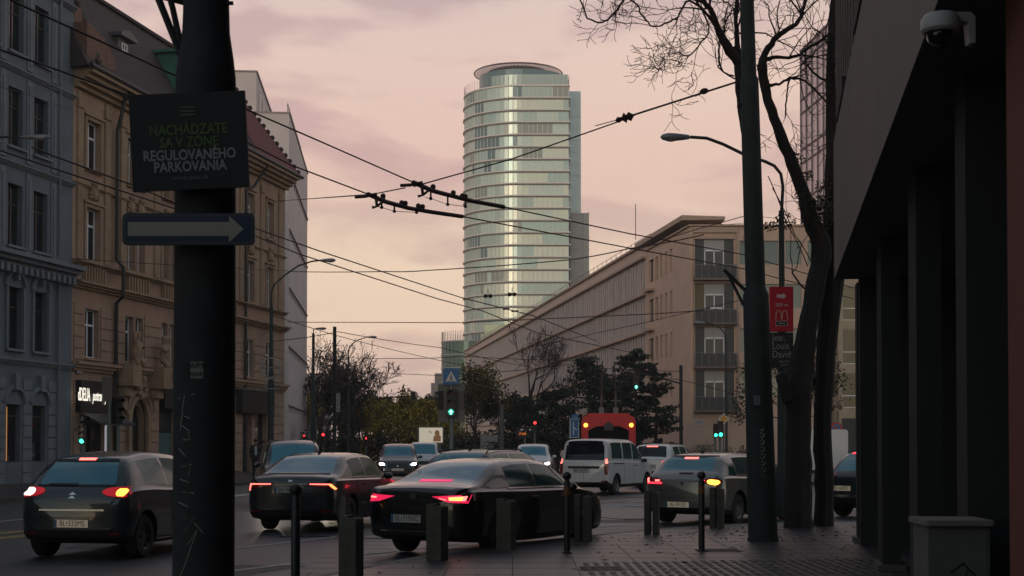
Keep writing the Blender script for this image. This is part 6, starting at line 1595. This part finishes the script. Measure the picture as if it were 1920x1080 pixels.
# ---- 4 dark MPV oncoming behind the liftback
ONC = lambda hd, core: both('headlight', [(.46,.72),(.84,.74),(.87,.90),(.50,.84)], M_chrome, 'front', off=.014)+both('beam', [(.56,.755),(.78,.755),(.80,.86),(.58,.83)], core, 'front', off=.026)
ONC2 = ONC(0, LT['head']) + [('grille', rq(-.42,.42,.62,.80), M_clad, 'front', dict(off=.012)), ('lower_grille', rq(-.6,.6,.36,.50), M_clad, 'front', dict(off=.012)), ('badge', rq(-.04,.04,.68,.75), M_chrome, 'front', dict(off=.02))]
mpv = [(x, w_, zb, zs, wt, zt+(.10 if zt > 1.2 else 0)) for x, w_, zb, zs, wt, zt in suv]
def headlamps(t, Lc, yy, z, e, c=(1,.86,.66)):
    for s_ in (-1, 1):
        l = bpy.data.lights.new('headlamp', 'SPOT'); l.energy = e; l.color = c; l.spot_size = R(70); l.spot_blend = .8; l.shadow_soft_size = .08
        o = bpy.data.objects.new('headlamp', l); col.objects.link(o); o.parent = t; o.location = (Lc/2+.12, s_*yy, z); o.rotation_euler = (0, R(-85), 0)
def oncoming(name, lab, px, Y, head, spec, grp='oncoming cars with headlights on'):
    # px: pixel column of the middle of the front; x,y of the rear from the front
    th = R(head); Lc = spec['st'][-1][0]; fx = PX(px, Y)
    t = car(name, lab, fx-math.sin(th)*Lc, Y-math.cos(th)*Lc, head, spec, grp)
    if any(d[0] == 'beam' for d in spec['decals']): headlamps(t, Lc, .68, .80, 25)
    return t
oncoming('dark_minivan', 'dark oncoming minivan with teal windscreen half hidden behind the liftback', 556, 37.0, 168, dict(SUV, st=mpv, paint=paint('midnight', (.012,.020,.026), .3), rails=(.7,2.5,1.75,.60), decals=ONC2, fplate=.5))
oncoming('dark_suv', 'dark oncoming sport utility car with both headlights glaring in the middle distance', 746, 61.0, 176, dict(SUV, paint=paint('charcoal', (.022,.022,.026), .3), decals=ONC2, fplate=.56))
oncoming('pale_minivan', 'pale minivan with lights off right behind the dark sport utility car', 793, 72.0, 178, dict(SUV, st=mpv, paint=paint('light_grey', (.40,.41,.43), .2), decals=[('grille', rq(-.5,.5,.62,.80), M_clad, 'front', dict(off=.012))], fplate=.5))
oncoming('white_car', 'white oncoming car with one dazzling headlight beside the coupe roof', 997, 63.0, 183, dict(SUV, paint=MATS['paint_white'], rails=(.7,2.4,1.64,.60), decals=ONC2, fplate=.5))
# ---- 7 black estate behind the coupe
est = [(0,.72,.42,.94,.66,.98),(.05,.84,.34,1.0,.72,1.05),(.14,.90,.3,1.02,.72,1.10),(.50,.91,.25,1.03,.62,1.42),(.7,.91,.24,1.02,.61,1.47),(1.6,.91,.22,1.0,.61,1.51),(2.4,.91,.22,.98,.61,1.49),(2.9,.91,.22,.97,.60,1.42),(3.6,.90,.22,.96,.72,1.04),(3.75,.9,.23,.94,.76,.98),(4.4,.86,.26,.84,.74,.88),(4.65,.76,.32,.7,.62,.72),(4.7,.62,.36,.6,.5,.62)]
car('black_estate', 'black estate car with roof rails mostly hidden behind the coupe roof', -1.35, 31.5, 24, dict(SUV, st=est, axles=(.95,3.75), rear=(.12,.52), wind=(2.95,3.6), side=[(.7,1.5),(1.58,2.4),(2.48,3.4)], paint=MATS['paint_black'], rails=(.6,2.6,1.50,.58), fin=(.9,1.52), plate=(0,.8,.5,'BA\u2022905LM'),
    decals=both('tail_light', rq(.5,.86,.88,1.0), LT['red'], off=.015)))
# ---- 12 car at the right between trunk and column, 13 far white van
car('dark_hatchback', 'dark hatchback glimpsed between the tree trunk and the arcade with a lit rear plate', 7.65, 31.8, 48, dict(
    st=hatch, W=.87, axles=(.62,3.12), rear=(.14,.54), wind=(2.5,3.1), side=[(.72,1.42),(1.50,2.35),(2.42,3.0)], paint=MATS['paint_midnight'], wr=.315, plate=(.35,.66,.5,'BL\u2022640FZ',M_platel),
    decals=both('tail_light', rq(.5,.86,.88,1.02), M_redp, off=.015)+[('brake_light', rq(-.05,.4,1.44,1.475), LT['red'], 'rear', dict(off=.03)), ('chrome_strip', rq(-.6,.75,.46,.52), M_chrome, 'rear', dict(off=.012))]))
bx = thing('delivery_van', 'white box van seen between the two tree trunks', 'van', (PX(1532,60), 60, 0), R(0), None)
MB().prism(rrect(.95,.88,.12,4), -1.5, 2.2).build('cargo_box', MATS['paint_white'], bx, M=Matrix.Translation((0,0,1.38)))
MB().box(-.9,.9,2.21,3.6,.45,1.7).build('cab', MATS['paint_white'], bx)
MB().box(-.95,.95,-1.54,-1.501,.45,.6).build('bumper', M_clad, bx)
for s in (-1,1):
    for yy in (-.8, 2.6): 
        w_ = MB(); w_.M = Matrix.Translation((s*.85, yy, .35)); w_.lathe([(.001,-.1),(.34,-.1),(.35,0),(.34,.1),(.001,.1)], 18, 'x'); w_.build('wheel', M_rubber, bx)
    MB().box(s*.9-.06,s*.9+.06,-1.53,-1.5,.8,1.1).build('tail_light', M_redp, bx)

# ---- trolleybus
tb = thing('trolleybus', 'red trolleybus seen from behind with two amber lamps at its upper corners and number 44', 'bus', (PX(1141,67), 67, 0), R(-4))
M_bus = mat('bus_red', (.50,.008,.014), .4, coat=.5)
def rounded(w_, h0, h1, r_, n=6):
    P_ = [(-w_,h0),(w_,h0)]
    for cx, q0 in ((w_-r_,0),(-w_+r_,90)): P_ += [(cx+r_*math.cos(R(q0+90*i/n)), h1-r_+r_*math.sin(R(q0+90*i/n))) for i in range(n+1)]
    return P_
mb = MB(); mb.prism(rounded(1.27,.35,3.0,.28), 0, 17); mb.build('body', M_bus, tb)
MB().prism([(-.95,1.25),(.95,1.25),(.95,2.3),(.55,2.5),(-.55,2.5),(-.95,2.3)], -.02, -.001).build('rear_window', M_glassd, tb)
MB().prism([(-.22,2.3),(.22,2.3),(.2,2.6),(0,2.72),(-.2,2.6)], -.03, -.021).build('window_hood', M_black, tb)
MB().box(-1.1,1.1,-.03,-.001,.5,1.05).build('engine_cover', mat('bus_dark', (.03,.03,.03), .5), tb)
for s in (-1,1):
    MB().lathe([(.001,-.03),(.10,-.03),(.10,.0)], 14, 'y').build('corner_light', LT['amber'], tb, M=Matrix.Translation((s*1.07,0,2.55)))
    MB().lathe([(.001,-.03),(.09,-.03),(.09,.0)], 14, 'y').build('tail_light', LT['red'], tb, M=Matrix.Translation((s*1.12,0,1.15)))
    for yy in (3, 13.5):
        w_ = MB(); w_.M = Matrix.Translation((s*1.1, yy, .48)); w_.lathe([(.001,-.17),(.46,-.17),(.48,0),(.46,.17),(.001,.17)], 20, 'x'); w_.build('wheel', M_rubber, tb)
    for k in range(7): MB().box(min(s*1.272,s*1.29),max(s*1.272,s*1.29),.8+k*2.2,2.7+k*2.2,1.25,2.45).build('side_window', M_glassd, tb)
dp = MB().box(.48,.82,-.05,-.025,1.42,1.70).build('number_display', mat('display_white', (.3,.3,.3), .5, emit=(.95,.97,1), es=1.1), tb)
text('number', '44', .27, M_black, dp, (.65,-.055,1.56), ext=.002)
mb = MB(); mb.box(-1.0,1.0,.3,5,3.001,3.12); mb.build('roof_unit', M_bus, tb)
for s in (-.34,.34):
    mb = MB(); mb.box(s-.12,s+.12,.6,1.2,3.121,3.4); mb.box(s-.25,s+.25,.8,.86,3.7,3.74); mb.tube([(s,1.0,3.3),(s,.6,4.1),(s*.8,-2.5,5.4)], [.05,.04,.03], 6)
    mb.build('trolley_pole', mat('pole_grey', (.14,.13,.12), .5), tb)

# ------------------------------------------------------------------ pedestrian on the left pavement
def person(lab, x, y, z, rz, h=1.76, coat=(.012,.013,.018), leg=(.015,.014,.016), step=.18):
    t = thing('person', lab, 'person', (x, y, z), rz)
    V = {'pel':(0,0,.95),'wst':(0,.0,1.12),'chest':(0,-.01,1.34),'neck':(0,0,1.50),'n2':(0,-.01,1.55),'head':(0,-.02,1.63),'top':(0,-.01,1.73),
         'sl':(.17,0,1.43),'el':(.23,.04,1.16),'wl':(.22,-.04,.93),'hl':(.22,-.07,.85),'sr':(-.17,0,1.43),'er':(-.23,.05,1.16),'wr':(-.21,-.08,.95),'hr':(-.2,-.12,.88),
         'tl':(.09,0,.90),'kl':(.10,-step*.6,.50),'al':(.10,-step*.5,.08),'fl':(.10,-step*.5-.15,.04),'tr':(-.09,0,.90),'kr':(-.10,step*.2,.50),'ar':(-.10,step,.10),'fr':(-.10,step-.12,.04)}
    E = 'pel-wst wst-chest chest-neck neck-n2 n2-head head-top chest-sl sl-el el-wl wl-hl chest-sr sr-er er-wr wr-hr pel-tl tl-kl kl-al al-fl pel-tr tr-kr kr-ar ar-fr'.split()
    rad = dict(pel=.16,wst=.15,chest=.17,neck=.07,n2=.055,head=.095,top=.06,sl=.085,el=.06,wl=.045,hl=.04,sr=.085,er=.06,wr=.045,hr=.04,tl=.11,kl=.07,al=.05,fl=.045,tr=.11,kr=.07,ar=.05,fr=.045)
    ks = list(V); me = bpy.data.meshes.new('body'); s = h/1.76
    me.from_pydata([tuple(c*s for c in V[k]) for k in ks], [tuple(ks.index(q) for q in e.split('-')) for e in E], [])
    o = bpy.data.objects.new('body', me); col.objects.link(o); o.modifiers.new('s','SKIN'); o.modifiers.new('ss','SUBSURF').levels = 2
    for i, k in enumerate(ks):
        v = me.skin_vertices[0].data[i]; v.radius = (rad[k]*s*(1.15 if k in ('chest','wst','pel') else 1), rad[k]*s*(.8 if k in ('chest','wst','pel') else 1)); v.use_root = (k == 'pel')
    dg = bpy.context.evaluated_depsgraph_get(); m2 = bpy.data.meshes.new_from_object(o.evaluated_get(dg)); o.modifiers.clear(); o.data = m2; o.parent = t
    m2.materials.clear()
    for q in (mat('coat_%s' % str(coat), coat, .8), mat('trouser_%s' % str(leg), leg, .8), mat('skin', (.25,.14,.10), .6)): m2.materials.append(q)
    for p in m2.polygons:
        zc = p.center.z/s; p.material_index = 2 if (zc > 1.52 or (zc < .90 and abs(p.center.x) > .17)) else (1 if zc < .85 else 0); p.use_smooth = True
    hb = MB(); hb.ball((0,.012*s,1.69*s), .115*s, (.92,1.0,.85), 12); hb.build('hair', mat('hair_dark', (.012,.009,.008), .8), t, smooth=True)
    MB().ball((0,-.115*s,1.63*s), .022*s, (.7,1,1.2), 8).build('nose', MATS['skin'], t, smooth=True)
    return t
p_ = person('person in dark coat with white shirt front walking beside the decorated lamp mast', PX(480,63), 63, .12, R(10))
MB().box(-.05,.05,-.165,-.15,1.05,1.45).build('shirt_front', mat('shirt', (.35,.36,.38), .8), p_)
person('person in dark clothes half hidden at the shop doorway', PX(494,66), 66, .12, R(40), 1.7)

# ------------------------------------------------------------------ thin evening haze
hm = bpy.data.materials.new('evening_haze'); hm.use_nodes = True; ht = hm.node_tree; ht.nodes.clear()
ho = ht.nodes.new('ShaderNodeOutputMaterial'); hv = ht.nodes.new('ShaderNodeVolumePrincipled')
hv.inputs['Color'].default_value = (.92,.90,.92,1); hv.inputs['Density'].default_value = .00045; hv.inputs['Anisotropy'].default_value = .1
ht.links.new(hv.outputs[0], ho.inputs['Volume'])
hz = MB().box(-510,510,-160,760,-1.0,120).build('haze', hm); hz['kind'] = 'stuff'; hz['label'] = 'thin pinkish evening haze over the street'
